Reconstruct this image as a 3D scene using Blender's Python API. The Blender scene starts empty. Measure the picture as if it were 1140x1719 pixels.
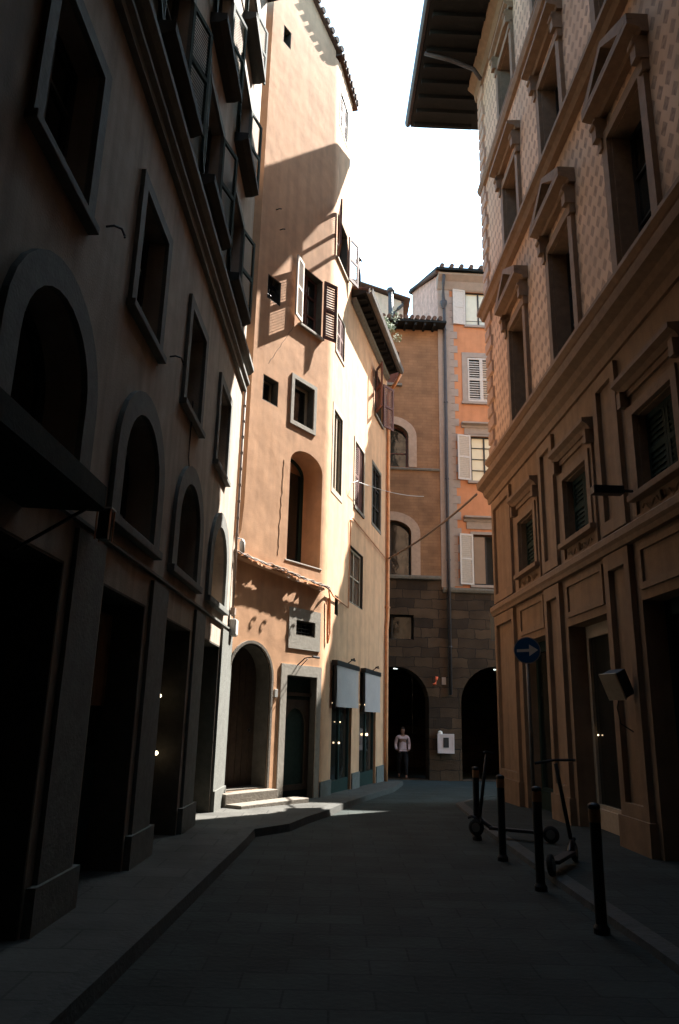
import bpy, bmesh, math, random
from mathutils import Vector, Matrix
from mathutils.geometry import tessellate_polygon
random.seed(7)
scn = bpy.context.scene
# ------------------------------------------------------------------ camera
F, TH, RO = 1241.0, 0.2708, 0.0232            # focal length in photo pixels, pitch, roll
c, s = math.cos(TH), math.sin(TH); cr, sr = math.cos(RO), math.sin(RO)
FW = Vector((0, c, s)); UP0 = Vector((0, -s, c)); RT0 = Vector((1, 0, 0))
RT = cr*RT0 + sr*UP0; UP = -sr*RT0 + cr*UP0
EYE = Vector((0, 0, 1.6))
cam = bpy.data.objects.new('camera', bpy.data.cameras.new('camera'))
cam.data.sensor_fit = 'VERTICAL'; cam.data.sensor_height = 36; cam.data.lens = 36*F/1719
cam.data.clip_start = .05; cam.data.clip_end = 600
cam.matrix_world = Matrix(((RT.x, UP.x, -FW.x, EYE.x), (RT.y, UP.y, -FW.y, EYE.y), (RT.z, UP.z, -FW.z, EYE.z), (0, 0, 0, 1)))
scn.collection.objects.link(cam); scn.camera = cam
# ------------------------------------------------------------------ sky and sun
SD = Vector((1.95, 1.90, 3.33)).normalized()
AZ = math.atan2(SD.x, SD.y); EL = math.asin(SD.z)
w = bpy.data.worlds.new('World'); scn.world = w; w.use_nodes = True
nt = w.node_tree; bg = nt.nodes['Background']; sky = nt.nodes.new('ShaderNodeTexSky')
sky.sky_type = 'NISHITA'; sky.sun_disc = False; sky.sun_elevation = EL; sky.sun_rotation = AZ
sky.air_density = 1.0; sky.dust_density = 1.0
tint = nt.nodes.new('ShaderNodeMixRGB'); tint.blend_type = 'MULTIPLY'; tint.inputs[0].default_value = 1; tint.inputs[2].default_value = (.79, 1, .93, 1)
nt.links.new(sky.outputs[0], tint.inputs[1]); nt.links.new(tint.outputs[0], bg.inputs[0]); bg.inputs[1].default_value = .12
sl = bpy.data.lights.new('sun', 'SUN'); sl.energy = 3.7; sl.angle = math.radians(.5); sl.color = (1, .945, .87)
so = bpy.data.objects.new('sun', sl); so.rotation_euler = SD.to_track_quat('Z', 'Y').to_euler(); scn.collection.objects.link(so)
scn.view_settings.view_transform = 'Standard'; scn.view_settings.look = 'None'
scn.view_settings.exposure = 2.88; scn.view_settings.gamma = 1
C = scn.collection
# ------------------------------------------------------------------ materials
def newmat(name):
    m = bpy.data.materials.new(name); m.use_nodes = True
    return m, m.node_tree, m.node_tree.nodes['Principled BSDF']
def mat(name, col, rough=.8, var=.15, scale=6, bump=.1, bscale=40, metal=0, spec=.3, streak=0, col2=None, blotch=0):
    m, t, p = newmat(name); N, K = t.nodes, t.links
    p.inputs['Roughness'].default_value = rough; p.inputs['Metallic'].default_value = metal
    p.inputs['Specular IOR Level'].default_value = spec
    tc = N.new('ShaderNodeTexCoord')
    n1 = N.new('ShaderNodeTexNoise'); n1.inputs['Scale'].default_value = scale; n1.inputs['Detail'].default_value = 8; n1.inputs['Roughness'].default_value = .6
    K.new(tc.outputs['Object'], n1.inputs['Vector'])
    r = N.new('ShaderNodeValToRGB'); K.new(n1.outputs['Fac'], r.inputs['Fac'])
    r.color_ramp.elements[0].position = .3; r.color_ramp.elements[1].position = .7
    lo = col2 or tuple(x*(1-var) for x in col); hi = tuple(min(1, x*(1+var)) for x in col)
    r.color_ramp.elements[0].color = (*lo, 1); r.color_ramp.elements[1].color = (*hi, 1)
    out = r.outputs[0]
    if streak:
        mp = N.new('ShaderNodeMapping'); mp.inputs['Scale'].default_value = (3.2, 3.2, .35); K.new(tc.outputs['Object'], mp.inputs[0])
        n2 = N.new('ShaderNodeTexNoise'); n2.inputs['Scale'].default_value = 1.3; n2.inputs['Detail'].default_value = 6; K.new(mp.outputs[0], n2.inputs['Vector'])
        r2 = N.new('ShaderNodeMapRange'); r2.inputs[1].default_value = .42; r2.inputs[2].default_value = .68; r2.inputs[3].default_value = 1; r2.inputs[4].default_value = 1-streak
        K.new(n2.outputs['Fac'], r2.inputs[0])
        mx = N.new('ShaderNodeMix'); mx.data_type = 'RGBA'; mx.blend_type = 'MULTIPLY'; mx.inputs[0].default_value = 1
        cc = N.new('ShaderNodeCombineColor'); K.new(r2.outputs[0], cc.inputs[0]); K.new(r2.outputs[0], cc.inputs[1]); K.new(r2.outputs[0], cc.inputs[2])
        K.new(out, mx.inputs[6]); K.new(cc.outputs[0], mx.inputs[7]); out = mx.outputs[2]
    K.new(out, p.inputs['Base Color'])
    if bump:
        n3 = N.new('ShaderNodeTexNoise'); n3.inputs['Scale'].default_value = bscale; n3.inputs['Detail'].default_value = 6; K.new(tc.outputs['Object'], n3.inputs['Vector'])
        b = N.new('ShaderNodeBump'); b.inputs['Strength'].default_value = bump; b.inputs['Distance'].default_value = .02; K.new(n3.outputs['Fac'], b.inputs['Height'])
        last = b
        if blotch:
            n4 = N.new('ShaderNodeTexNoise'); n4.inputs['Scale'].default_value = 1.7; n4.inputs['Detail'].default_value = 3; n4.inputs['Roughness'].default_value = .45; K.new(tc.outputs['Object'], n4.inputs['Vector'])
            b2 = N.new('ShaderNodeBump'); b2.inputs['Strength'].default_value = 1; b2.inputs['Distance'].default_value = blotch; K.new(n4.outputs['Fac'], b2.inputs['Height'])
            K.new(b.outputs[0], b2.inputs['Normal']); last = b2
        K.new(last.outputs[0], p.inputs['Normal'])
    return m
def brickmat(name, c1, c2, mortar, bw=.3, bh=.08, msize=.012, rough=.9, bump=.4, vert=True, offs=.5):
    m, t, p = newmat(name); N, K = t.nodes, t.links
    p.inputs['Roughness'].default_value = rough; p.inputs['Specular IOR Level'].default_value = .2
    tc = N.new('ShaderNodeTexCoord'); sp = N.new('ShaderNodeSeparateXYZ'); cb = N.new('ShaderNodeCombineXYZ')
    K.new(tc.outputs['Object'], sp.inputs[0]); K.new(sp.outputs['X'], cb.inputs['X']); K.new(sp.outputs['Z' if vert else 'Y'], cb.inputs['Y'])
    n = N.new('ShaderNodeTexNoise'); n.inputs['Scale'].default_value = 2.5; n.inputs['Detail'].default_value = 5; K.new(tc.outputs['Object'], n.inputs['Vector'])
    vm = N.new('ShaderNodeMixRGB'); vm.blend_type = 'LINEAR_LIGHT'; vm.inputs[0].default_value = .012; K.new(cb.outputs[0], vm.inputs[1]); K.new(n.outputs['Color'], vm.inputs[2])
    br = N.new('ShaderNodeTexBrick'); K.new(vm.outputs[0], br.inputs['Vector']); br.inputs['Scale'].default_value = 1
    br.inputs['Brick Width'].default_value = bw; br.inputs['Row Height'].default_value = bh; br.inputs['Mortar Size'].default_value = msize; br.offset = offs
    br.inputs['Color1'].default_value = (*c1, 1); br.inputs['Color2'].default_value = (*c2, 1); br.inputs['Mortar'].default_value = (*mortar, 1)
    n2 = N.new('ShaderNodeTexNoise'); n2.inputs['Scale'].default_value = 1.4; n2.inputs['Detail'].default_value = 9; K.new(tc.outputs['Object'], n2.inputs['Vector'])
    mr = N.new('ShaderNodeMapRange'); mr.inputs[1].default_value = .3; mr.inputs[2].default_value = .7; mr.inputs[3].default_value = .65; mr.inputs[4].default_value = 1.2; K.new(n2.outputs['Fac'], mr.inputs[0])
    hv = N.new('ShaderNodeHueSaturation'); K.new(br.outputs['Color'], hv.inputs['Color']); K.new(mr.outputs[0], hv.inputs['Value']); K.new(hv.outputs[0], p.inputs['Base Color'])
    sb = N.new('ShaderNodeMath'); sb.operation = 'SUBTRACT'; n3 = N.new('ShaderNodeTexNoise'); n3.inputs['Scale'].default_value = 18; K.new(tc.outputs['Object'], n3.inputs['Vector'])
    K.new(n3.outputs['Fac'], sb.inputs[0]); K.new(br.outputs['Fac'], sb.inputs[1])
    b = N.new('ShaderNodeBump'); b.inputs['Strength'].default_value = bump; b.inputs['Distance'].default_value = .015; K.new(sb.outputs[0], b.inputs['Height']); K.new(b.outputs[0], p.inputs['Normal'])
    return m
def sgraffito(name, light, dark):
    # painted lozenges in staggered rows
    m, t, p = newmat(name); N, K = t.nodes, t.links
    p.inputs['Roughness'].default_value = .9; p.inputs['Specular IOR Level'].default_value = .2
    def M(op, a, b=None, v=None):
        x = N.new('ShaderNodeMath'); x.operation = op
        for i, q in enumerate((a, b)):
            if q is None: continue
            if isinstance(q, (int, float)): x.inputs[i].default_value = q
            else: K.new(q, x.inputs[i])
        return x.outputs[0]
    tc = N.new('ShaderNodeTexCoord'); sp = N.new('ShaderNodeSeparateXYZ'); K.new(tc.outputs['Object'], sp.inputs[0])
    u = M('DIVIDE', sp.outputs['X'], .23); v = M('DIVIDE', sp.outputs['Z'], .28)
    row = M('FLOOR', v); sh = M('MULTIPLY', M('MODULO', M('ABSOLUTE', row), 2), .5)
    fu = M('ABSOLUTE', M('SUBTRACT', M('FRACT', M('ADD', u, sh)), .5)); fv = M('ABSOLUTE', M('SUBTRACT', M('FRACT', v), .5))
    d = M('ADD', M('MULTIPLY', fu, 1.6), M('MULTIPLY', fv, 1.6))
    n = N.new('ShaderNodeTexNoise'); n.inputs['Scale'].default_value = 14; n.inputs['Detail'].default_value = 5; K.new(tc.outputs['Object'], n.inputs['Vector'])
    d2 = M('ADD', d, M('MULTIPLY', M('SUBTRACT', n.outputs['Fac'], .5), .25))
    mr = N.new('ShaderNodeMapRange'); mr.inputs[1].default_value = .62; mr.inputs[2].default_value = .7; K.new(d2, mr.inputs[0])
    mr.inputs[3].default_value = .7; mr.inputs[4].default_value = 0
    n2 = N.new('ShaderNodeTexNoise'); n2.inputs['Scale'].default_value = 1.1; n2.inputs['Detail'].default_value = 8; K.new(tc.outputs['Object'], n2.inputs['Vector'])
    f = M('MULTIPLY', mr.outputs[0], M('MULTIPLY', n2.outputs['Fac'], M('MULTIPLY', n.outputs['Fac'], 3.2)))
    mx = N.new('ShaderNodeMixRGB'); K.new(f, mx.inputs[0]); mx.inputs[1].default_value = (*light, 1); mx.inputs[2].default_value = (*dark, 1)
    hv = N.new('ShaderNodeHueSaturation'); K.new(mx.outputs[0], hv.inputs['Color']); K.new(M('ADD', .55, M('MULTIPLY', n2.outputs['Fac'], .9)), hv.inputs['Value'])
    K.new(hv.outputs[0], p.inputs['Base Color'])
    b = N.new('ShaderNodeBump'); b.inputs['Strength'].default_value = .3; b.inputs['Distance'].default_value = .01; K.new(d2, b.inputs['Height']); K.new(b.outputs[0], p.inputs['Normal'])
    return m
def emit(name, col, k):
    m, t, p = newmat(name); p.inputs['Base Color'].default_value = (*col, 1); p.inputs['Emission Color'].default_value = (*col, 1); p.inputs['Emission Strength'].default_value = k
    return m
def glassmat(name, col, rough=.06):
    m, t, p = newmat(name); p.inputs['Roughness'].default_value = rough; p.inputs['Specular IOR Level'].default_value = .6
    N, K = t.nodes, t.links; tc = N.new('ShaderNodeTexCoord'); n = N.new('ShaderNodeTexNoise'); n.inputs['Scale'].default_value = 3; K.new(tc.outputs['Object'], n.inputs['Vector'])
    b = N.new('ShaderNodeBump'); b.inputs['Strength'].default_value = .25; b.inputs['Distance'].default_value = .02; K.new(n.outputs['Fac'], b.inputs['Height']); K.new(b.outputs[0], p.inputs['Normal'])
    r = N.new('ShaderNodeValToRGB'); K.new(n.outputs['Fac'], r.inputs[0]); r.color_ramp.elements[0].color = (*[x*.7 for x in col], 1); r.color_ramp.elements[1].color = (*col, 1); K.new(r.outputs[0], p.inputs['Base Color'])
    return m
M = {
 'oplaster': mat('apricot_plaster', (.62, .355, .205), .9, .12, 3, .2, 55, streak=.16, blotch=.015),
 'lplaster': mat('beige_plaster', (.33, .265, .21), .9, .14, 4, .3, 50, streak=.3),
 'lstone': mat('grey_sandstone', (.12, .122, .11), .85, .18, 9, .3, 35),
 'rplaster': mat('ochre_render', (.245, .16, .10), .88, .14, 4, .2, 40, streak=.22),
 'rstone': mat('brown_stone', (.22, .145, .092), .85, .16, 8, .25, 35),
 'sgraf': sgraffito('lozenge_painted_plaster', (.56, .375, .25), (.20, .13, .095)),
 'quoin': mat('corner_stone', (.38, .255, .18), .85, .15, 8, .25, 30),
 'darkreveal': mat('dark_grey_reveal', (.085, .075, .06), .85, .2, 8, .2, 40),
 'darkstone': mat('dark_sill_stone', (.03, .032, .03), .9, .2, 8, .2, 40),  # near-black base colour for the whole balcony sill
 'kerbstone': mat('dark_kerb_stone', (.055, .055, .05), .85, .2, 8, .5, 25),
 'stone': mat('worn_sandstone', (.16, .14, .115), .85, .2, 10, .35, 30),
 'greystone': mat('pale_grey_stone', (.37, .34, .29), .85, .12, 10, .25, 30),
 'brickwall': brickmat('faint_brickwork', (.27, .14, .072), (.235, .12, .062), (.21, .11, .058), .34, .115, .008, bump=.15),
 'ashlar': brickmat('rough_ashlar', (.085, .052, .030), (.035, .023, .015), (.024, .017, .012), .62, .33, .012, bump=1, offs=.37),
 'orange': mat('orange_plaster', (.50, .205, .095), .9, .1, 3, .15, 50, streak=.12),
 'quoingrey': mat('grey_quoin_paint', (.31, .24, .195), .9, .1, 6, .15, 40),
 'pale': mat('pale_plaster', (.64, .42, .30), .9, .1, 3, .2, 40, streak=.2),
 'pinkrubble': mat('pink_rubble_wall', (.52, .31, .24), .95, .3, 5, .6, 14, streak=.2),
 'tile': mat('roof_tile', (.10, .06, .045), .9, .3, 12, .3, 30),
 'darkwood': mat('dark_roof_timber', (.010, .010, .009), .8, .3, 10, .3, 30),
 'brownwood': mat('brown_shutter_paint', (.13, .052, .04), .65, .2, 14, .2, 50),
 'greenwood': mat('dark_green_paint', (.02, .035, .03), .8, .2, 12, .15, 50, spec=.1),
 'whitewood': mat('pale_shutter_paint', (.50, .42, .36), .7, .1, 14, .15, 50),
 'doorwood': mat('dark_door_wood', (.045, .03, .02), .6, .3, 8, .3, 40),
 'framewood': mat('cream_window_frame', (.42, .34, .25), .7, .1, 14, .1, 50),
 'darkframe': mat('dark_window_frame', (.03, .027, .025), .6, .2, 14, .1, 50),
 'metal': mat('dark_iron', (.03, .03, .032), .5, .2, 14, .1, 50, metal=.6),
 'pipe': mat('painted_steel_pipe', (.055, .045, .045), .5, .2, 10, .05, 50),
 'copper': mat('copper_pipe', (.55, .25, .12), .5, .2, 6, .05, 50, metal=.3),
 'zinc': mat('zinc_gutter', (.16, .15, .14), .45, .2, 6, .05, 50, metal=.5),
 'cable': mat('grey_cable', (.20, .15, .12), .7, .2, 20, .1, 60),
 'whitecloth': mat('pale_grey_banner_cloth', (.40, .35, .335), .85, .05, 5, .3, 9),
 'cloth_shirt': mat('pale_pink_shirt_cloth', (.5, .41, .44), .9, .08, 20, .1, 60),
 'trousers': mat('black_trouser_cloth', (.012, .012, .015), .9, .1, 20, .1, 60),
 'skin': mat('skin', (.22, .12, .085), .6, .05, 20, 0),
 'hair': mat('dark_hair', (.015, .01, .008), .7, .1, 20, 0),
 'box': mat('grey_enamel', (.40, .40, .38), .5, .08, 8, .05, 50),
 'panel': mat('pinkish_white_panel', (.62, .52, .50), .7, .06, 10, .05, 50),
 'blue': mat('blue_sign_enamel', (.01, .075, .20), .45, .05, 8, 0),
 'white': mat('white_sign_film', (.75, .68, .60), .5, .05, 8, 0),
 'amber': mat('amber_reflective_band', (.30, .13, .05), .5, .1, 8, 0),
 'red': mat('orange_red_paint', (.75, .12, .04), .5, .1, 8, 0),
 'rubber': mat('black_rubber', (.02, .02, .02), .8, .1, 20, 0),
 'curtain': mat('cream_curtain', (.80, .72, .52), .9, .12, 6, .2, 20),
 'glass': glassmat('dark_window_glass', (.02, .022, .02)),
 'glasswarm': glassmat('warm_reflection_glass', (.16, .10, .07), .12),  # warm tone of a reflection painted into the pane colour
 'glasscurtain': glassmat('glass_before_cream_curtain', (.75, .66, .47), .15),
 'roomdark': mat('unlit_room_dark', (.02, .02, .018), .9, .2, 3, 0),  # flat dark pane colour painted as the shade of an unlit room
 'shopwarm': mat('warm_brown_display_board', (.30, .17, .08), .9, .4, 5, 0),
 'leaf': mat('leaf_green', (.16, .20, .09), .7, .35, 9, 0),
 'stem': mat('woody_stem', (.07, .05, .03), .9, .2, 9, 0),
 'lamp': emit('lit_warm_lamp', (1, .80, .52), 1.0),
 'lampdim': emit('small_warm_lamp', (1, .72, .42), .7),
 'lampcool': emit('small_white_lamp', (.85, 1, .92), .35),
}
for _n in M['ashlar'].node_tree.nodes:
    if _n.type == 'MIX_RGB' and _n.blend_type == 'LINEAR_LIGHT': _n.inputs[0].default_value = .09
    if _n.type == 'TEX_BRICK': _n.squash = 1.7; _n.squash_frequency = 3
M['paving'] = brickmat('stone_paving_slabs', (.030, .038, .035), (.021, .027, .025), (.014, .019, .017), .55, .30, .008, rough=.85, bump=.5, vert=False)
M['pavement'] = brickmat('pale_pavement_slabs', (.078, .076, .068), (.062, .060, .054), (.045, .044, .040), .7, .45, .01, rough=.8, bump=.4, vert=False)
# ------------------------------------------------------------------ building helpers
def tag(o, label=None, cat=None, group=None, kind=None):
    for k, v in (('label', label), ('category', cat), ('group', group), ('kind', kind)):
        if v: o[k] = v
    return o
def thing(name, label, cat, loc=(0, 0, 0), rz=0, group=None):
    o = bpy.data.objects.new(name, None); o.empty_display_size = .2; C.objects.link(o)
    o.location = loc; o.rotation_euler = (0, 0, rz)
    return tag(o, label, cat, group)
def rootmat(o):
    while o.parent: o = o.parent
    return Matrix.LocRotScale(o.location, o.rotation_euler, None)
class MB:
    def __init__(self): self.v, self.f = [], []
    def add(self, vs, fs):
        n = len(self.v); self.v += [Vector(x) for x in vs]; self.f += [tuple(i+n for i in f) for f in fs]
    def hexa(self, p):   # p: 8 corners, bottom ring 0-3, top ring 4-7
        self.add(p, [(0, 3, 2, 1), (4, 5, 6, 7), (0, 1, 5, 4), (1, 2, 6, 5), (2, 3, 7, 6), (3, 0, 4, 7)])
    def box(self, x0, x1, y0, y1, z0, z1):
        self.hexa([(x0, y0, z0), (x1, y0, z0), (x1, y1, z0), (x0, y1, z0), (x0, y0, z1), (x1, y0, z1), (x1, y1, z1), (x0, y1, z1)])
    def tube(self, pts, r, n=8, caps=True, r1=None):
        pts = [Vector(p) for p in pts]; rings = []
        up = Vector((0, 0, 1)); k = len(pts)
        for i, p in enumerate(pts):
            d = (pts[min(i+1, k-1)] - pts[max(i-1, 0)]).normalized()
            a = d.cross(up) if abs(d.z) < .95 else d.cross(Vector((1, 0, 0))); a.normalize(); b = d.cross(a)
            rr = r if r1 is None else r+(r1-r)*i/(k-1)
            rings.append([p+a*rr*math.cos(6.2832*j/n)+b*rr*math.sin(6.2832*j/n) for j in range(n)])
        vs = [x for ring in rings for x in ring]; fs = []
        for i in range(k-1):
            for j in range(n): fs.append((i*n+j, i*n+(j+1) % n, (i+1)*n+(j+1) % n, (i+1)*n+j))
        if caps: fs += [tuple(range(n-1, -1, -1)), tuple((k-1)*n+j for j in range(n))]
        self.add(vs, fs)
    def lathe(self, c0, prof, n=20, axis=None):
        c0 = Vector(c0); ax = Vector(axis).normalized() if axis else Vector((0, 0, 1))
        a = ax.orthogonal().normalized(); b = ax.cross(a); vs = []; k = len(prof)
        for r, h in prof:
            for j in range(n): vs.append(c0+ax*h+(a*math.cos(6.2832*j/n)+b*math.sin(6.2832*j/n))*r)
        fs = [(i*n+j, i*n+(j+1) % n, (i+1)*n+(j+1) % n, (i+1)*n+j) for i in range(k-1) for j in range(n)]
        fs += [tuple(range(n-1, -1, -1)), tuple((k-1)*n+j for j in range(n))]
        self.add(vs, fs)
    def build(self, name, m, parent=None, smooth=False, label=None, bevel=0):
        inv = rootmat(parent).inverted() if parent else Matrix.Identity(4)
        me = bpy.data.meshes.new(name); me.from_pydata([inv @ v for v in self.v], [], self.f)
        bm = bmesh.new(); bm.from_mesh(me); bmesh.ops.recalc_face_normals(bm, faces=bm.faces); bm.to_mesh(me); bm.free()
        if smooth:
            for p in me.polygons: p.use_smooth = True
        o = bpy.data.objects.new(name, me); C.objects.link(o); o.parent = parent
        me.materials.append(M[m] if isinstance(m, str) else m)
        if bevel:
            b = o.modifiers.new('bevel', 'BEVEL'); b.width = bevel; b.segments = 2; b.limit_method = 'ANGLE'
        if label: o['label'] = label
        return o
class Plane:
    # a facade: s runs along it, z up, d out of it, all counted in the facade's own module m (metres) from its base zb
    def __init__(self, P, deg, side=1, m=1.0, zb=0.0):
        self.m, self.zb = m, zb; a = math.radians(deg); self.P = Vector((P[0], P[1], 0)); self.D = Vector((math.sin(a), math.cos(a), 0)); self.N = side*Vector((math.cos(a), -math.sin(a), 0))
        self.rz = math.atan2(self.D.y, self.D.x)
    def w(self, s, z, d=0): return self.P + (self.D*s + self.N*d)*self.m + Vector((0, 0, z*self.m+self.zb))
    def at(self, x, y, d=0):
        r = FW + RT*((x-570)/F) - UP*((y-859.5)/F); P = self.P + self.N*(d*self.m)
        t = (P-EYE).dot(self.N)/r.dot(self.N); Q = EYE + r*t
        return self.inv(Q)
    def inv(self, Q): return (Q-self.P).dot(self.D)/self.m, (Q.z-self.zb)/self.m
def pt(x, y, Y):   # a photo pixel taken to depth Y
    r = FW + RT*((x-570)/F) - UP*((y-859.5)/F); return EYE + r*(Y/r.y)
def fbox(mb, pl, s0, s1, z0, z1, d0, d1):
    mb.hexa([pl.w(s0, z0, d0), pl.w(s1, z0, d0), pl.w(s1, z0, d1), pl.w(s0, z0, d1), pl.w(s0, z1, d0), pl.w(s1, z1, d0), pl.w(s1, z1, d1), pl.w(s0, z1, d1)])
def prism(mb, pl, outer, holes, d0, d1, back=False, hole_depth=None):
    loops = [outer]+holes
    tri = tessellate_polygon([[Vector((a, b, 0)) for a, b in lp] for lp in loops]); flat = [q for lp in loops for q in lp]
    mb.add([pl.w(a, b, d1) for a, b in flat], [t for t in tri])
    if back: mb.add([pl.w(a, b, d0) for a, b in flat], [t for t in tri])
    for k, lp in enumerate(loops):
        dd = d0 if k == 0 or hole_depth is None else d1-hole_depth[k-1]
        n = len(lp)
        for i in range(n):
            a, b = lp[i], lp[(i+1) % n]
            mb.add([pl.w(*a, d1), pl.w(*b, d1), pl.w(*b, dd), pl.w(*a, dd)], [(0, 1, 2, 3)])
def mould(mb, pl, s0, s1, prof):   # a profile of (d, z) pairs run along the wall, closed at both ends
    n = len(prof); vs = [pl.w(s0, z, d) for d, z in prof]+[pl.w(s1, z, d) for d, z in prof]
    mb.add(vs, [(i, (i+1) % n, n+(i+1) % n, n+i) for i in range(n)]+[tuple(range(n)), tuple(range(2*n-1, n-1, -1))])
def rect(s0, s1, z0, z1): return [(s0, z0), (s1, z0), (s1, z1), (s0, z1)]
def arch(s0, s1, z0, zs, zt, n=14):
    cx, rx, rz = (s0+s1)/2, (s1-s0)/2, zt-zs
    return [(s0, z0), (s1, z0)]+[(cx+rx*math.cos(math.pi*i/n), zs+rz*math.sin(math.pi*i/n)) for i in range(n+1)]
def grow(s0, s1, z0, zs, zt, e): return arch(s0-e, s1+e, z0, zs, zt+e)
def leaf(par, pl, hs, z0, z1, wd, sg, ang, m='brownwood', d=.03, name='shutter', slat=.05, solid=False, label=None, tilt=1.12):
    """one louvred leaf hinged at hs; sg = side it closes towards; ang = opening angle"""
    a = math.radians(ang); u = pl.D*(sg*math.cos(a)) + pl.N*math.sin(a); nn = Vector((-u.y, u.x, 0)); o = pl.w(hs, 0, d); t = .018; mb = MB()
    def bx(a0, a1, b0, b1, q0=-t, q1=t):
        mb.hexa([o+(u*x+nn*q+Vector((0, 0, b)))*pl.m for b in (b0, b1) for x, q in ((a0, q0), (a1, q0), (a1, q1), (a0, q1))])
    st = min(.06, wd*.16)
    bx(0, st, z0, z1); bx(wd-st, wd, z0, z1)
    for zz in (z0, (z0+z1)/2-.03, z1-.07): bx(st, wd-st, zz, zz+.07)
    if solid: bx(st, wd-st, z0+.07, z1-.07, -.008, .008)
    else:
        z = z0+.085
        while z < z1-.1:
            p = []
            for q, dz in ((-.016, 0), (.016, .034)):
                p.append((q, dz))
            vs = []
            for x in (st, wd-st):
                for q, dz in ((-.014, 0), (-.014, .01), (.014, slat*tilt), (.014, slat*tilt-.01)): vs.append(o+(u*x+nn*q+Vector((0, 0, z+dz)))*pl.m)
            mb.add(vs, [(0, 1, 5, 4), (1, 2, 6, 5), (2, 3, 7, 6), (3, 0, 4, 7), (0, 3, 2, 1), (4, 5, 6, 7)])
            z += slat
    return mb.build(name, m, par, label=label)
def window(par, pl, s0, s1, z0, z1, rv=.2, zs=None, frame='framewood', glass='glass', nx=2, ny=2, fw=.05, sur=None, sill=None, name='window', holes=None, label=None, bars=None, lin=None):
    """frame as the part, its pane, surround and sill as sub-parts; registers the hole and its reveal"""
    poly = rect(s0, s1, z0, z1) if zs is None else arch(s0, s1, z0, zs, z1)
    if holes is not None: holes.append((poly, rv))
    mb = MB(); d0, d1 = -rv+.0, -rv+.05
    inn = rect(s0+fw, s1-fw, z0+fw, z1-fw) if zs is None else arch(s0+fw, s1-fw, z0+fw, zs, z1-fw)
    prism(mb, pl, [(a, b) for a, b in poly], [inn], d0, d1)
    for i in range(1, nx):
        x = s0+(s1-s0)*i/nx; fbox(mb, pl, x-.028, x+.028, z0+fw, (z1-fw) if zs is None else z1-fw-.005, d0+.004, d1-.004)
    for j in range(1, ny):
        z = z0+((zs or z1)-z0)*j/ny; fbox(mb, pl, s0+fw, s1-fw, z-.016, z+.016, d0+.008, d1-.01)
    fr = mb.build(name, frame, par, label=label)
    mb = MB(); mb.add([pl.w(a, b, d0+.012) for a, b in poly], [t for t in tessellate_polygon([[Vector((a, b, 0)) for a, b in poly]])]); mb.build('window_pane', glass, fr)
    if bars:
        mb = MB(); n = bars
        for i in range(1, n): x = s0+(s1-s0)*i/n; mb.tube([pl.w(x, z0, -.05), pl.w(x, z1, -.05)], .009, 6)
        for j in range(1, 4): z = z0+(z1-z0)*j/4; mb.tube([pl.w(s0, z, -.05), pl.w(s1, z, -.05)], .008, 6)
        mb.build('iron_grille', 'metal', fr)
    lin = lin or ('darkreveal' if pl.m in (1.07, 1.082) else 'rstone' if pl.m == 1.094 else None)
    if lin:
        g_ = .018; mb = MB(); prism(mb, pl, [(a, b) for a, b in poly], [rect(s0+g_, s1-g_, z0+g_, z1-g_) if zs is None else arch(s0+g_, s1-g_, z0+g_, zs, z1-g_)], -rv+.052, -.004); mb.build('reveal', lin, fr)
    if sur:
        e, pr, sm = sur; mb = MB()
        if zs is None:
            out = rect(s0-e, s1+e, z0-(0 if sill else e), z1+e)
        else: out = grow(s0, s1, z0, zs, z1, e)
        if zs is None and not sill: prism(mb, pl, out, [poly], -.01, pr)
        else:
            # an open-footed surround
            side = [(s0, z0)]+[q for q in (poly[2:][::-1])]+[(s1, z0)] if zs is not None else [(s0, z0), (s0, z1), (s1, z1), (s1, z0)]
            if zs is not None: side = [(s0, z0)]+poly[2:][::-1]+[(s1, z0)]; o2 = [(s0-e, z0)]+out[2:][::-1]+[(s1+e, z0)]
            else: o2 = [(s0-e, z0), (s0-e, z1+e), (s1+e, z1+e), (s1+e, z0)]
            prism(mb, pl, o2+side[::-1], [], -.01, pr)
        mb.build('surround', sm, fr)
    if sill:
        e, pr, th, sm = sill; mb = MB(); fbox(mb, pl, s0-e, s1+e, z0-th, z0-.002, -rv+.055, pr); mb.build('sill', sm, fr, bevel=.008)
    return fr
def solidwall(mb, pl, outer, holes, depth=.35):
    prism(mb, pl, outer, [h[0] for h in holes], -depth, 0, hole_depth=[h[1] for h in holes])
# ------------------------------------------------------------------ the ground
def gz(Y): return 0 if Y < 13 else -.025*(Y-13)
mb = MB()
ys = [-30, 0, 4, 8, 13, 16, 19, 22, 26, 34, 60, 120]; 
for a, b in zip(ys[:-1], ys[1:]):
    mb.add([(-60, a, gz(a)), (60, a, gz(a)), (60, b, gz(b)), (-60, b, gz(b))], [(0, 1, 2, 3)])
o = mb.build('road', 'paving'); o['kind'] = 'structure'
KL = [(-1.55, -8), (-1.5, 2), (-1.24, 6.8), (-1.08, 10.1), (-1.06, 10.9), (-.62, 11.5), (-.40, 12.3), (-.10, 13.2), (.18, 14.6), (.72, 16.8), (1.5, 19.6), (2.0, 22.6)]
WL = [(-2.4, -8), (-2.4, 2), (-2.4, 7.3), (-2.4, 10.2), (-2.4, 10.9), (-2.4, 11.9), (-2.4, 12.6), (-2.4, 13.6), (-1.2, 15.4), (-.3, 16.9), (.6, 19.7), (1.4, 22.6)]
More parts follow.
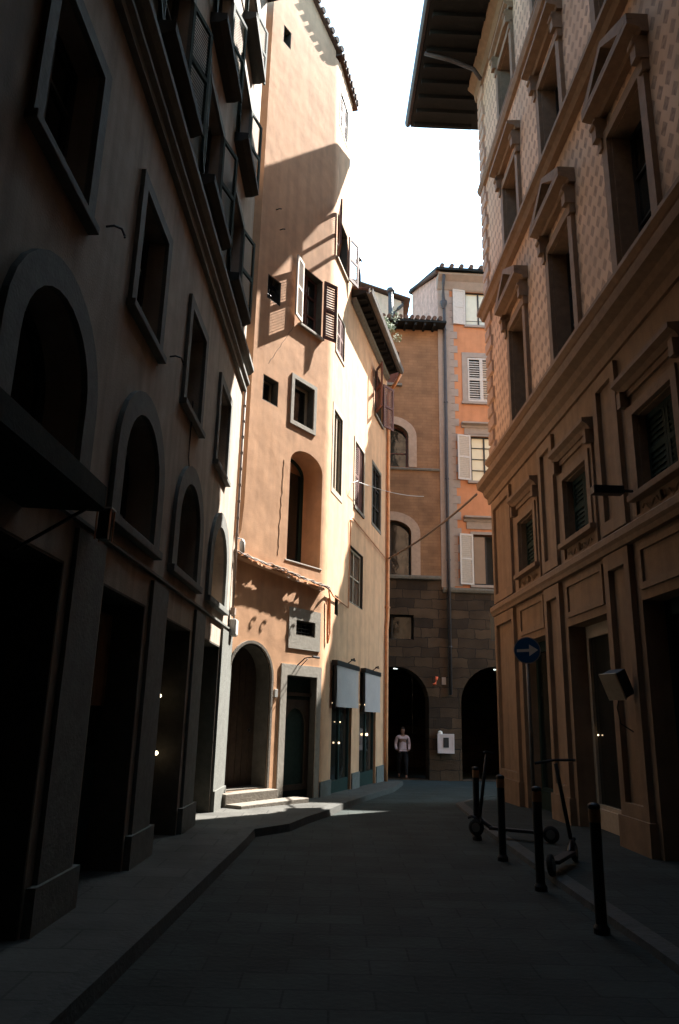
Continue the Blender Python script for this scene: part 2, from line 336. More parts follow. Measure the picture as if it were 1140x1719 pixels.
def pave(name, inner, outer, m, h, kerbw=.16):
    mb = MB(); kb = MB()
    for i in range(len(inner)-1):
        (ax, ay), (bx, by) = inner[i], inner[i+1]; (cx, cy), (dx, dy) = outer[i], outer[i+1]
        def q(x, y, z): return (x, y, gz(y)+z)
        sgn = 1 if ax > cx else -1; k = kerbw*sgn
        mb.add([q(ax-k, ay, h), q(bx-k, by, h), q(dx, dy, h), q(cx, cy, h)], [(0, 1, 2, 3)])
        kb.add([q(ax-k, ay, h+.004), q(bx-k, by, h+.004), q(bx, by, h-.006), q(ax, ay, h-.006), q(bx+.02*sgn, by, -.02), q(ax+.02*sgn, ay, -.02), q(ax-k, ay, -.02), q(bx-k, by, -.02)], [(0, 1, 2, 3), (3, 2, 4, 5), (0, 1, 7, 6)])
    a = mb.build(name, m); a['kind'] = 'structure'; b = kb.build('kerb', 'kerbstone'); b['kind'] = 'structure'
pave('pavement', KL, WL, 'pavement', .11)
KR = [(2.3, -8), (2.34, 6), (2.3, 9), (2.28, 12), (2.5, 16), (3.3, 17.9), (4.8, 18.6)]
WR = [(4.6, -8), (4.6, 6), (4.6, 9), (4.6, 12), (4.4, 15), (4.4, 17.1), (5.6, 17.4)]
pave('pavement', KR, WR, 'paving', .06)
# ------------------------------------------------------------------ left palazzo
L = Plane((-1.94, 12.8), 1.22)
bL = thing('palazzo', 'tall beige palazzo filling the left edge with arched mezzanine windows', 'building', L.P, L.rz)
holes = []
S0, S1 = -21, .42
for i in range(8):
    c0 = -1.0-2.31*i
    # ground floor doorway
    nm = 'door'; holes.append((rect(c0-.69, c0+.69, -.05, 2.7), .38)); mb = MB()
    fbox(mb, L, c0-.69, c0+.69, .1, 2.7, -.40, -.36)
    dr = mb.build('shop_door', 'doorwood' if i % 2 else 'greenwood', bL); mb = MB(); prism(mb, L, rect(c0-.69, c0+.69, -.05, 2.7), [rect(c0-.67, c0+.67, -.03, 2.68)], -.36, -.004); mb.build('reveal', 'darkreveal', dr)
    mb = MB()
    for k in (-1, 1):
        fbox(mb, L, c0+k*.33-.28, c0+k*.33+.28, .35, 1.1, -.36, -.335)
        prism(mb, L, rect(c0+k*.33-.31, c0+k*.33+.31, 1.2, 2.62), [rect(c0+k*.33-.25, c0+k*.33+.25, 1.27, 2.55)], -.36, -.33)
    mb.build('door_panel', 'greenwood', dr); mb = MB()
    for k in (-1, 1): fbox(mb, L, c0+k*.33-.25, c0+k*.33+.25, 1.27, 2.55, -.365, -.352)
    mb.build('door_glass', 'glass', dr)
    mb = MB(); mb.tube([L.w(c0+.05, 1.0, -.30), L.w(c0+.05, 1.25, -.30)], .012, 8); mb.tube([L.w(c0+.05, 1.02, -.30), L.w(c0+.05, 1.02, -.34)], .009, 6); mb.tube([L.w(c0+.05, 1.23, -.30), L.w(c0+.05, 1.23, -.34)], .009, 6); mb.build('handle', 'metal', dr)
    # mezzanine arch
    window(bL, L, c0-.60, c0+.62, 3.32, 4.55, .34, zs=3.95, frame='darkframe', nx=2, ny=2, sur=(.24, .05, 'lstone'), sill=(.26, .09, .09, 'lstone'), holes=holes, name='arched_window')
    # first floor
    c1 = -1.36-2.28*i
    window(bL, L, c1-.45, c1+.45, 5.42, 6.76, .24, frame='darkframe', nx=2, ny=3, sur=(.14, .045, 'lstone'), sill=(.17, .09, .08, 'lstone'), holes=holes)
    for k, (zb, zt) in enumerate(((8.72, 10.42), (11.5, 13.15), (14.2, 15.6))):
        fr = window(bL, L, c1-.52, c1+.52, zb, zt, .2, frame='darkframe', nx=2, ny=3, sur=(.13, .04, 'lstone'), holes=holes, sill=(.0, .03, .06, 'lstone'))
        leaf(fr, L, c1-.53, zb+.02, zt-.02, .5, 1, 170, 'greenwood', slat=.05); leaf(fr, L, c1+.53, zb+.02, zt-.02, .5, -1, 162, 'greenwood', slat=.05)
        mb = MB(); mould(mb, L, c1-.76, c1+.70, [(0, zb-.28), (.14, zb-.27), (.20, zb-.24), (.25, zb-.22), (.25, zb-.10), (0, zb-.08)]); mb.build('balcony_sill', 'darkstone', fr, bevel=.006)
wl_ = MB(); solidwall(wl_, L, [(S0, -.3), (.82, -.3), (.82, 4.5), (S1, 4.75), (S1, 17.6), (S0, 17.6)], holes, .45); 
wl_.add([L.w(S0, -.3, -.6), L.w(S1, -.3, -.6), L.w(S1, 17.6, -.6), L.w(S0, 17.6, -.6)], [(0, 1, 2, 3)])
fbox(wl_, L, S0, S1, -.3, 17.6, -8, -.62); wl_.build('wall', 'lplaster', bL)
mb = MB(); mould(mb, L, S0, S1+.02, [(0, 7.66), (.07, 7.66), (.07, 7.76), (.12, 7.80), (.12, 7.86), (.04, 7.88), (.04, 7.98), (.13, 8.02), (.19, 8.08), (.19, 8.16), (0, 8.18)]); mb.build('cornice', 'lstone', bL)
mb = MB(); mould(mb, L, S0, S1, [(0, 3.05), (.045, 3.05), (.045, 3.08), (0, 3.09)]); 
for i in range(8):
    c0 = -1.0-2.31*i
mb.build('string_course', 'lstone', bL)
for i in range(8):
    c0 = -1.0-2.31*i
    a, b = c0+.69+.03, (-1.0-2.31*(i-1))-.69-.03 if i else .8
    mb = MB()
    if b > a: fbox(mb, L, a+.1 if i else a, b-.1 if i else b, 0, 3.0, 0.002, .04); fbox(mb, L, a, b, .0, .42, .002, .07)
    if mb.v: mb.build('pilaster', 'lstone', bL)
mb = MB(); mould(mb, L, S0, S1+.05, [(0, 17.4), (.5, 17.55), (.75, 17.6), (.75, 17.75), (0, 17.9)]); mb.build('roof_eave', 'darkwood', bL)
mb = MB(); fbox(mb, L, S0, S1, 17.65, 17.9, -8, 0); mb.build('roof', 'tile', bL)
# ------------------------------------------------------------------ apricot corner building
O1 = Plane((-1.926, 13.49), 35, 1, 1.07, -.112); O2 = Plane((-.29, 15.825), 14.8, 1, 1.082, -.129); SB = 2.664
bO = thing('corner_house', 'tall narrow apricot plaster house with a rounded corner, half in sunlight', 'building', O1.P, O1.rz)
h1, h2 = [], []
def W(pl, x0, y0, x1, y1): (a, t), (b, z) = pl.at(x0, y0), pl.at(x1, y1); return a, b, z, t
# -- narrow face
a, b, z, t = W(O1, 477, 41, 488, 84); window(bO, O1, a, b, z, t, .3, frame='darkframe', nx=1, ny=1, holes=h1, label='tiny square attic window')
a, b, z, t = W(O1, 450.5, 459, 470.5, 515); window(bO, O1, a, b, z, t, .3, frame='darkframe', nx=1, ny=1, holes=h1, bars=4)
a, b, z, t = W(O1, 507.5, 445, 539, 568); SHW = (a, b, z, t)
fr = window(bO, O1, a, b, z, t, .2, frame='brownwood', nx=2, ny=3, holes=h1, sill=(.05, .06, .06, 'greystone'), label='window with one pale and one brown shutter swung open')
leaf(fr, O1, a, z, t, .37, 1, 163, 'whitewood', d=.05, slat=.065, label='pale louvred shutter leaf'); leaf(fr, O1, b, z, t, .36, -1, 163, 'brownwood', d=.05, slat=.06)
a, b, z, t = W(O1, 442.5, 627, 466, 684); window(bO, O1, a, b, z, t, .22, frame='framewood', nx=1, ny=1, fw=.04, holes=h1)
a, b, z, t = W(O1, 490, 625.5, 529, 732); e = .09; window(bO, O1, a+e, b-e, z+e, t-e, .2, frame='framewood', nx=1, ny=1, fw=.06, sur=(e, .022, 'greystone'), holes=h1)
a, b, z, t = O1.at(487, 790)[0], 2.49, 4.47, 6.78; h1.append((arch(a, b, z, 6.45, t), .52))
mb = MB(); prism(mb, O1, arch(a, b, z, 6.45, t), [arch(a+.05, b-.05, z+.05, 6.45, t-.05)], -.54, -.49); fbox(mb, O1, a+.55, a+.60, z, 6.6, -.54, -.49)
fr = mb.build('niche_window', 'greenwood', bO, label='tall arched window deep inside a plastered niche')
mb = MB(); fbox(mb, O1, a+.01, b-.01, z+.02, 6.5, -.56, -.545); mb.build('window_pane', 'glass', fr)
mb = MB(); fbox(mb, O1, a-.04, b+.06, z-.03, z+.004, -.48, .01); mb.build('sill', 'greystone', fr, bevel=.01)
a, b, z, t = W(O1, 486, 1018, 536, 1094.6); A, B_, Z, T = W(O1, 497, 1040, 528, 1071)
fr = window(bO, O1, A, B_, Z, T, .2, frame='darkframe', nx=1, ny=1, fw=.02, holes=h1, bars=5, label='small barred cellar window in a square stone slab')
mb = MB(); prism(mb, O1, rect(a, b, z, t), [rect(A, B_, Z, T)], -.01, .014); mb.build('surround', 'greystone', fr, bevel=.006)
# arched door
a, b = .01, 1.11; zb = .40; zt = 2.81
poly = arch(a, b, zb, 2.24, zt); h1.append((poly, .32)); mb = MB(); prism(mb, O1, poly, [], -.4, -.31)
for i in range(1, 7): x = a+(b-a)*i/7; fbox(mb, O1, x-.008, x+.008, zb+.1, 2.5, -.31, -.295)
dr = mb.build('arched_door', 'doorwood', bO, label='dark plank door in a round arch')
mb = MB(); e = .05
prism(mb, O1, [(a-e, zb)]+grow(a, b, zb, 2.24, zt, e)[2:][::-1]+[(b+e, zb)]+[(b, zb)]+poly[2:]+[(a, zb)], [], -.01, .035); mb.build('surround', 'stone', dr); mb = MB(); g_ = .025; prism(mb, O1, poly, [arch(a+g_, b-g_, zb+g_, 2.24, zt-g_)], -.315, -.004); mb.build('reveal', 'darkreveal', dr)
mb = MB(); mb.lathe(O1.w(b-.2, 1.35, -.30), [(.012, 0), (.02, .02), (.035, .04), (.02, .055), (.0, .06)], 10, O1.N); mb.build('handle', 'metal', dr, smooth=True)
# stone portal
a, b, z, t = O1.at(472, 1114.6)[0], 2.51, .06, 2.53; A, B_, T = a+.17, b-.02, 2.33
h1.append((rect(A, B_, z, T), .14)); mb = MB(); fbox(mb, O1, A, B_, z, T, -.19, -.14)
dr = mb.build('portal_door', 'greenwood', bO, label='dark doorway in a grey stone frame')
mb = MB(); prism(mb, O1, [(A+.06, .3), (B_-.06, .3), (B_-.06, 1.9), (A+.06, 1.9)], [arch(A+.16, B_-.16, .4, 1.4, 1.75)], -.14, -.11); fbox(mb, O1, A, B_, 1.97, 2.03, -.14, -.09); mb.build('door_panel', 'doorwood', dr)
mb = MB(); prism(mb, O1, [(a, z), (a, t), (b+.12, t), (b+.12, z), (B_, z), (B_, T), (A, T), (A, z)], [], -.01, .02); mb.build('surround', 'greystone', dr, bevel=.006); mb = MB(); prism(mb, O1, rect(A, B_, z, T), [rect(A+.02, B_-.02, z+.02, T-.02)], -.135, -.004); mb.build('reveal', 'darkreveal', dr)
mb = MB(); P_ = []
for i in range(24):
    f = i/23; a_, b_ = O1.at(477-11*f, 772+160*f); P_.append(O1.w(a_+.018*math.sin(i*1.9)*(.4+.6*random.random())+.012*random.uniform(-1, 1), b_, .001))
mb.tube(P_, .0055, 5); mb.build('plaster_crack', 'darkreveal', bO)
mb = MB(); P_ = []
for i in range(12):
    f = i/11; a_, b_ = O1.at(493-42*f, 548+62*f); P_.append(O1.w(a_+.012*math.sin(i*2.3), b_, .0))
mb.tube(P_, .004, 4); mb.build('plaster_crack', 'darkreveal', bO)
mb = MB(); n_ = 44; top = []; bot = []
for i in range(n_+1):
    f = i/n_; x = -.08+2.62*f; z = 4.30-.215*f; d_ = .03+.035*random.random()+.045*math.sin(f*7+1)**2; top.append((x, z, d_))
for (x0, z0, e0), (x1, z1, e1) in zip(top, top[1:]):
    mb.add([O1.w(x0, z0, 0), O1.w(x1, z1, 0), O1.w(x1, z1-.01, e1), O1.w(x0, z0-.01, e0), O1.w(x0, z0-.07, 0), O1.w(x1, z1-.07, 0), O1.w(x1, z1-.045, e1), O1.w(x0, z0-.045, e0)], [(0, 1, 2, 3), (3, 2, 6, 7), (7, 6, 5, 4)])
mb.build('plaster_ledge', 'oplaster', bO)
# -- long face
def TL(x0, y0, x1, y1): return W(O2, x0, y0, x1, y1)
a, b, z, t = .16, 1.02, 15.45, 16.62
fr = window(bO, O2, a+.06, b-.06, z+.08, t-.08, .06, frame='darkframe', nx=1, ny=1, sur=(.05, .012, 'framewood'), holes=h2)
m_ = (a+b)/2; leaf(fr, O2, a+.09, z+.1, t-.1, m_-a-.1, 1, 2, 'brownwood', d=-.04); leaf(fr, O2, b-.07, z+.1, t-.1, m_-a-.1, -1, 3, 'brownwood', d=-.04)
a, b, z, t = .26, 1.22, 11.85, 13.05
fr = window(bO, O2, a, b, z, t, .2, frame='darkframe', nx=2, ny=3, holes=h2, sill=(.06, .05, .06, 'framewood'))
leaf(fr, O2, a, z, t, .46, 1, 160, 'brownwood', d=.05, slat=.05); leaf(fr, O2, b, z, t, .46, -1, 164, 'brownwood', d=.05, slat=.05)
a, b, z, t = .42, 1.1, 9.55, 10.5
fr = window(bO, O2, a, b, z, t, .1, frame='framewood', nx=1, ny=1, sur=(.06, .02, 'framewood'), holes=h2); leaf(fr, O2, a+.02, z+.02, t-.02, .33, 1, 3, 'brownwood', d=-.03); leaf(fr, O2, b-.02, z+.02, t-.02, .33, -1, 3, 'brownwood', d=-.03)
a, b, z, t = .28, 1.22, 6.15, 8.28
window(bO, O2, a+.13, b-.1, z+.16, t-.16, .08, frame='framewood', glass='glass', nx=2, ny=1, sur=(.12, .012, 'framewood'), holes=h2, label='tall narrow window in a cream frame')
a, b, z, t = 2.28, 3.46, 6.38, 8.22
fr = window(bO, O2, a+.1, b-.1, z+.1, t-.1, .12, frame='darkframe', nx=1, ny=1, sur=(.09, .02, 'framewood'), holes=h2, sill=(.04, .04, .08, 'stone')); leaf(fr, O2, a+.11, z+.12, t-.12, .47, 1, 4, 'brownwood', d=-.05); leaf(fr, O2, b-.11, z+.12, t-.12, .47, -1, 3, 'brownwood', d=-.05)
a, b, z, t = 4.36, 5.6, 6.5, 8.34
window(bO, O2, a+.08, b-.08, z+.1, t-.1, .08, frame='darkframe', nx=2, ny=3, sur=(.08, .012, 'stone'), holes=h2)
a, b, z, t = 4.62, 5.62, 9.78, 11.12
fr = window(bO, O2, a, b, z, t, .15, frame='darkframe', nx=2, ny=3, holes=h2, sill=(.05, .06, .08, 'stone')); leaf(fr, O2, a, z, t, .5, 1, 150, 'brownwood', d=.05); leaf(fr, O2, b, z, t, .5, -1, 155, 'brownwood', d=.05)
a, b, z, t = 2.02, 3.46, 4.12, 5.45
window(bO, O2, a, b, z, t, .12, frame='framewood', glass='glasswarm', nx=2, ny=2, fw=.07, holes=h2, label='casement window with a white frame set deep in the wall')
a, b, z, t = .82, 1.12, 3.66, 4.08; window(bO, O2, a, b, z, t, .2, frame='darkframe', nx=1, ny=1, fw=.03, holes=h2)
for a, b in ((.80, 2.52), (3.30, 5.15)):
    z0 = gz(16)+.08; t = 2.66; h2.append((rect(a, b, z0, t), .08)); mb = MB()
    prism(mb, O2, rect(a, b, z0, t), [rect(a+.07, (a+b)/2-.04, z0+.35, t-.1), rect((a+b)/2+.04, b-.07, z0+.35, t-.1)], -.12, -.06)
    dr = mb.build('shop_window', 'greenwood', bO); mb = MB(); fbox(mb, O2, a+.02, b-.02, z0+.1, t-.02, -.10, -.09); mb.build('window_pane', 'glass', dr)
# walls: narrow face, rounded corner, long face, jettied left edge
rt = .14
mb = MB()
solidwall(mb, O1, [(-.12, -.3), (SB-rt, -.3), (SB-rt, 17.58), (2.0, 17.9), (1.25, 18.4), (.3, 18.95), (.16, 18.95), (.16, 5.3), (.12, 4.75), (-.02, 4.42), (-.12, 4.40)], h1, .45)
solidwall(mb, O2, [(rt, -.4), (6.42, -.55), (6.42, 11.68), (1.95, 11.68), (1.62, 12.2), (1.3, 15.0), (1.42, 17.3), (rt, 17.40)], h2, .45)
# side face seen beside the palazzo
q = [O1.w(.16, z, 0) for z in (4.4, 18.9)]; 
mb.add([q[0], q[1], (-2.3, q[1].y+.02, q[1].z), (-2.3, q[0].y+.02, q[0].z)], [(0, 1, 2, 3)])
# solid core
for (pl, a, b, z1, dd) in ((O1, .1, SB-.05, 17.2, -3.5), (O2, .35, 1.35, 16.9, -5), (O2, .35, 6.4, 11.6, -5)):
    fbox(mb, pl, a, b, -.5, z1, dd, -.58)
O3 = Plane(tuple(O2.w(6.42, 0)[:2]), 14.8-90, 1)
mb.add([O2.w(6.42, -.55, 0), O2.w(6.42, 11.68, 0), O2.w(6.42, 11.68, -6), O2.w(6.42, -.55, -6)], [(0, 1, 2, 3)])
mb.add([O2.w(1.3, 11, -.05), O2.w(1.35, 15, -.05), O2.w(1.42, 17.3, -.05), O2.w(1.42, 17.3, -5), O2.w(1.3, 11, -5)], [(0, 1, 2, 3, 4)])
mb.build('wall', 'oplaster', bO)
mb = MB(); rr = rt/math.tan(math.radians(10.1)); cc = O1.w(SB-rt, 0, -rr); cc.z = 0; A0 = math.radians(35); A1 = math.radians(14.8); q = []
for i in range(11):
    a_ = A0+(A1-A0)*i/10; q.append(cc+Vector((math.cos(a_), -math.sin(a_), 0))*rr*1.07)
mb.add([x+Vector((0, 0, -.4)) for x in q]+[x+Vector((0, 0, 18.5)) for x in q], [(i, i+1, i+12, i+11) for i in range(10)])
mb.build('rounded_corner', 'oplaster', bO, smooth=True)
for a, b in ((0, .78), (2.54, 3.28), (5.17, 6.4)): mb = MB(); fbox(mb, O2, a+.02, b, -.5, .42, .002, .03); mb.build('plinth', 'lstone', bO)
# roofs
mb = MB()
pr = [(1.2, 18.3), (1.9, 17.75), (SB, 17.35)]
for (s0, z0), (s1, z1) in (((-.3, 19.2), (1.25, 18.4)), ((1.25, 18.4), (2.0, 17.9)), ((2.0, 17.9), (SB+.02, 17.54))):
    mb.hexa([O1.w(s0, z0, -3), O1.w(s1, z1, -3), O1.w(s1, z1, .09), O1.w(s0, z0, .09), O1.w(s0, z0+.1, -3), O1.w(s1, z1+.1, -3), O1.w(s1, z1+.1, .09), O1.w(s0, z0+.1, .09)])
n = 7
mb.hexa([O2.w(-.05, 17.34, -3), O2.w(1.68, 17.28, -3), O2.w(1.68, 17.28, .09), O2.w(-.05, 17.34, .09), O2.w(-.05, 17.44, -3), O2.w(1.68, 17.38, -3), O2.w(1.68, 17.38, .09), O2.w(-.05, 17.44, .09)])
pts = [(O1, .1+.2*i, None) for i in range(12)]
def otop(s):
    P = [(-.3, 19.2), (1.25, 18.4), (2.0, 17.9), (SB+.02, 17.54)]
    for (a, b), (c_, d_) in zip(P, P[1:]):
        if a <= s <= c_: return b+(d_-b)*(s-a)/(c_-a)
for i in range(14): s_ = .02+.2*i; z_ = otop(s_); mb.tube([O1.w(s_, z_+.1, .13), O1.w(s_, z_+.16, -.5)], .085, 8)
for i in range(8): s_ = .1+.21*i; mb.tube([O2.w(s_, 17.42, .13), O2.w(s_, 17.5, -.5)], .085, 8)
mb.build('tiled_roof', 'tile', bO)
# lower eave with its gutter
mb = MB(); a, b = 1.72, 6.22
mould(mb, O2, a, b, [(-.1, 11.70), (.0, 11.68), (.38, 11.76), (.38, 11.81), (-3, 12.6), (-3, 12.4), (-.1, 11.8)]); ev = mb.build('lower_eave', 'darkwood', bO)
mb = MB()
for i in range(13): x = a+.15+i*.34; mb = MB(); fbox(mb, O2, x, x+.08, 11.66, 11.74, .0, .33); mb.build('rafter_end', 'darkwood', ev)
mb = MB(); mould(mb, O2, a-.02, b+.02, [(x_-.09, z_) for x_, z_ in ((.47, 11.75), (.50, 11.70), (.56, 11.68), (.62, 11.71), (.64, 11.84), (.625, 11.84), (.60, 11.73), (.56, 11.705), (.51, 11.72), (.485, 11.76))]); mb.build('gutter', 'zinc', ev)
mb = MB(); mould(mb, O2, a, b, [(.02, 11.5), (.12, 11.56), (.13, 11.66), (0, 11.66)]); mb.build('eave_moulding', 'stone', ev)
mb = MB()
for i in range(21): x = a+.1+i*.21; mb.tube([O2.w(x, 11.87, .44), O2.w(x, 12.3, -1.2)], .07, 8)
mb.build('roof_tiles', 'tile', ev)
# ------------------------------------------------------------------ the two houses closing the street
E = Plane((3.5, 25.5), 87)
bE = thing('arcade_house', 'brown brick house with an arched ground floor at the end of the street', 'building', E.P, E.rz)
bF = thing('orange_house', 'tall orange house with grey quoins and pale shutters above a stone arch', 'building', E.P, E.rz)
hE, hF, hG, hH = [], [], [], []
# arches
hE.append((arch(-2.62, -.36, -.3, 2.15, 3.3), .8)); hF.append((arch(.72, 3.2, -.3, 2.15, 3.38), .8))
window(bE, E, -2.3, -.86, 4.2, 5.05, .3, frame='darkframe', nx=2, ny=1, holes=hE)
window(bF, E, 1.8, 2.7, 4.25, 5.42, .3, frame='darkframe', nx=1, ny=1, holes=hF)
SG, SH = 6.36, 5.98
window(bE, E, -2.35, -.94, 6.44, 8.40, .3, zs=7.95, frame='darkframe', glass='glass', nx=2, ny=1, sur=(.32, .03, 'quoin'), holes=hG, name='arched_window', label='dark arched window above the stone ground floor')
window(bE, E, -2.35, -1.03, 10.42, 12.08, .3, zs=11.6, frame='brownwood', glass='glass', nx=2, ny=2, sur=(.3, .03, 'quoin'), holes=hG, name='arched_window', label='upper arched window with brown frame')
fr = window(bE, E, -2.3, -1.38, 13.7, 15.02, .12, frame='brownwood', glass='glass', nx=1, ny=1, holes=hG, sill=(.1, .1, .1, 'stone'))
leaf(fr, E, -1.4, 13.72, 15.0, .45, -1, 2, 'brownwood', d=-.06); leaf(fr, E, -2.28, 13.72, 15.0, .45, 1, 2, 'brownwood', d=-.06)
# orange house windows
def hood(par, s0, s1, z):
    mb = MB(); mould(mb, E, s0, s1, [(0, z-.16), (.05, z-.16), (.08, z-.08), (.2, z-.03), (.2, z+.03), (0, z+.05)]); mould(mb, E, s0+.1, s1-.1, [(0, z-.42), (.03, z-.42), (.03, z-.16), (0, z-.16)]); mb.build('hood', 'quoingrey', par)
fr = window(bF, E, 1.2, 2.28, 16.3, 17.78, .15, frame='darkframe', glass='glasscurtain', nx=2, ny=1, sur=(.1, .02, 'quoingrey'), sill=(.05, .08, .1, 'quoingrey'), holes=hH, label='top window with drawn cream curtains'); leaf(fr, E, 1.2, 16.3, 17.8, .5, 1, 172, 'whitewood', solid=True)
mb = MB(); mb.tube([E.w(1.2, 16.45, .05), E.w(2.28, 16.45, .05)], .012, 6)
mb.build('railing', 'metal', fr)
fr = window(bF, E, 1.22, 2.28, 13.1, 14.93, .1, frame='darkframe', nx=2, ny=1, sur=(.2, .03, 'quoingrey'), sill=(.24, .08, .1, 'quoingrey'), holes=hH, label='window with both pale louvred shutters closed')
leaf(fr, E, 1.23, 13.12, 14.91, .52, 1, 0, 'whitewood', d=.01, slat=.095, tilt=.5); leaf(fr, E, 2.27, 13.12, 14.91, .52, -1, 0, 'whitewood', d=.01, slat=.095, tilt=.5)
fr = window(bF, E, 1.28, 2.3, 9.98, 11.72, .12, frame='darkframe', glass='glasscurtain', nx=2, ny=4, sur=(.1, .03, 'quoingrey'), sill=(.15, .1, .1, 'quoingrey'), holes=hH, label='window with small cream panes under a stone hood'); leaf(fr, E, 1.26, 10.0, 11.74, .5, 1, 170, 'whitewood', slat=.07); hood(fr, .95, 2.6, 12.2)
fr = window(bF, E, 1.28, 2.3, 6.16, 7.98, .3, frame='darkframe', glass='roomdark', nx=2, ny=1, sur=(.1, .03, 'quoingrey'), sill=(.15, .1, .1, 'quoingrey'), holes=hH, label='window with one pane swung open under a stone hood'); leaf(fr, E, 1.26, 6.16, 7.98, .5, 1, 170, 'whitewood', slat=.07); hood(fr, .95, 2.6, 8.6)
mb = MB(); fbox(mb, E, 1.31, 1.70, 6.22, 7.9, -.07, -.045); mb.build('open_casement', 'glasswarm', fr)
for par, hs, o_, m, nm in ((bE, hE, rect(-6, .14, -.6, 6.36), 'ashlar', 'stone_ground_floor'), (bF, hF, rect(.14, 6.5, -.6, 5.97), 'ashlar', 'stone_ground_floor'), (bE, hG, rect(-6, .14, 6.37, 16.0), 'brickwall', 'wall'), (bF, hH, rect(.14, 6.5, 5.98, 18.1), 'orange', 'wall')):
    mb = MB(); solidwall(mb, E, o_, hs, .8)
    a, b, z0, z1 = o_[0][0], o_[1][0], o_[0][1], o_[2][1]
    if nm == 'wall': fbox(mb, E, a+.01, b-.01, z0-1.0, z1-.02, -6, -.82)
    else:
        x1 = b-.01 if par is bF else b-.01
        fbox(mb, E, a+.01, x1, -.6, 5.2, -7.2, -6.9)          # back of the arcade
        fbox(mb, E, a+.01, x1, 3.6, 5.3, -6.9, -.82)          # its ceiling
        if par is bE: fbox(mb, E, a-.3, a, -.6, 5.2, -7.2, 0)
        else: fbox(mb, E, b, b+.3, -.6, 5.2, -7.2, 0)
    mb.build(nm, m, par)
mb = MB(); mould(mb, E, -6, .10, [(0, 6.28), (.1, 6.3), (.12, 6.37), (.12, 6.42), (0, 6.44)]); mould(mb, E, -6, .10, [(0, 10.30), (.05, 10.30), (.07, 10.36), (0, 10.40)]); mb.build('string_course', 'stone', bE)
mb = MB(); mould(mb, E, .16, 6.5, [(0, 5.86), (.06, 5.88), (.1, 5.96), (.1, 6.03), (0, 6.05)]); mb.build('string_course', 'stone', bF)
mb = MB()
fbox(mb, E, .12, .58, 6.05, 17.9, .0, .025); z = 6.1; k = 0
while z < 17.5:
    fbox(mb, E, .58, .72 if k % 2 else .86, z, z+.29, .0, .022); z += .30; k += 1
mb.build('quoins', 'quoingrey', bF)
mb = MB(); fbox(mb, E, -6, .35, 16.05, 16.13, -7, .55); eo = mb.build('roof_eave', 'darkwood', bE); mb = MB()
for i in range(17): fbox(mb, E, -5.9+i*.36, -5.82+i*.36, 15.93, 16.04, 0, .5)
mb.build('rafter_ends', 'darkwood', eo); mb = MB()
for i in range(28): x = -5.7+i*.215; mb.tube([E.w(x, 16.2, .6), E.w(x, 17.6, -6)], .085, 8)
mb.build('roof_tiles', 'tile', bE)
mb = MB(); mould(mb, E, .1, 6.6, [(0, 17.75), (.06, 17.8), (.22, 18.05), (.42, 18.2), (.45, 18.22), (.45, 18.3), (0, 18.34)]); mb.build('cornice', 'quoingrey', bF)
p1 = pt(692, 490, 29.5); mb = MB(); mb.hexa([Vector((p1.x-.15, p1.y+.1, p1.z-.02)), E.w(6.6, 18.32, -6), E.w(6.6, 18.32, .6), E.w(.0, 18.32, .6), Vector((p1.x-.15, p1.y+.1, p1.z+.1)), E.w(6.6, 19.9, -6), E.w(6.6, 18.42, .6), E.w(.0, 18.42, .6)]); rf = mb.build('roof', 'darkwood', bF); mb = MB()
for i in range(17): x = .2+i*.38; mb.tube([E.w(x, 18.46, .66), E.w(x, 19.9, -5.9)], .09, 8)
mb.build('roof_tiles', 'tile', rf)
mb = MB(); p0 = E.w(.13, 0, 0); p1 = pt(692, 490, 29.5)
mb.add([(p0.x, p0.y, 6.), (p0.x, p0.y, 18.4), (p1.x, p1.y, p1.z), (p1.x, p1.y, 6.), (p1.x+3, p1.y+.5, 6), (p1.x+3, p1.y+.5, p1.z)], [(0, 1, 2, 3), (3, 2, 5, 4)]); mb.build('side_wall', 'pinkrubble', bF)
mb = MB(); v = (p1-Vector((p0.x, p0.y, 18.4)))
mb.tube([(p0.x-.05, p0.y-.4, 18.35), (p1.x-.05, p1.y, p1.z+.06)], .09, 8); mb.build('verge_tiles', 'tile', bF)
# ------------------------------------------------------------------ right palazzo
R = Plane((3.70, 17.07), -1.64, -1, 1.094, -.15)
bR = thing('decorated_palazzo', 'ornate ochre palazzo on the right with lozenge painted upper walls and pedimented windows', 'building', R.P, R.rz)
hA, hB = [], []; RS0 = -24
def cx(i): return -2.52-2.62*i
def pediment(par, c0, z, hw, tri=True, pr=.26):
    mb = MB(); mould(mb, R, c0-hw, c0+hw, [(0, z), (.1, z), (.12, z+.06), (pr, z+.1), (pr, z+.17), (0, z+.19)])
    if tri:
        h = .42; o_ = [(c0-hw, z+.18), (c0+hw, z+.18), (c0+hw, z+.26), (c0, z+.26+h), (c0-hw, z+.26)]; i_ = [(c0-hw+.26, z+.22), (c0+hw-.26, z+.22), (c0, z+.16+h)]
        prism(mb, R, o_, [i_], .0, pr); prism(mb, R, i_, [], 0, .06)
    for k in (-1, 1):
        x = c0+k*(hw-.13); fbox(mb, R, x-.07, x+.07, z-.34, z, .0, .17); fbox(mb, R, x-.055, x+.055, z-.5, z-.34, .0, .10); mb.tube([R.w(x-.07, z-.1, .15), R.w(x+.07, z-.1, .15)], .06, 10)
    mb.build('pediment' if tri else 'window_hood', 'rstone', par)
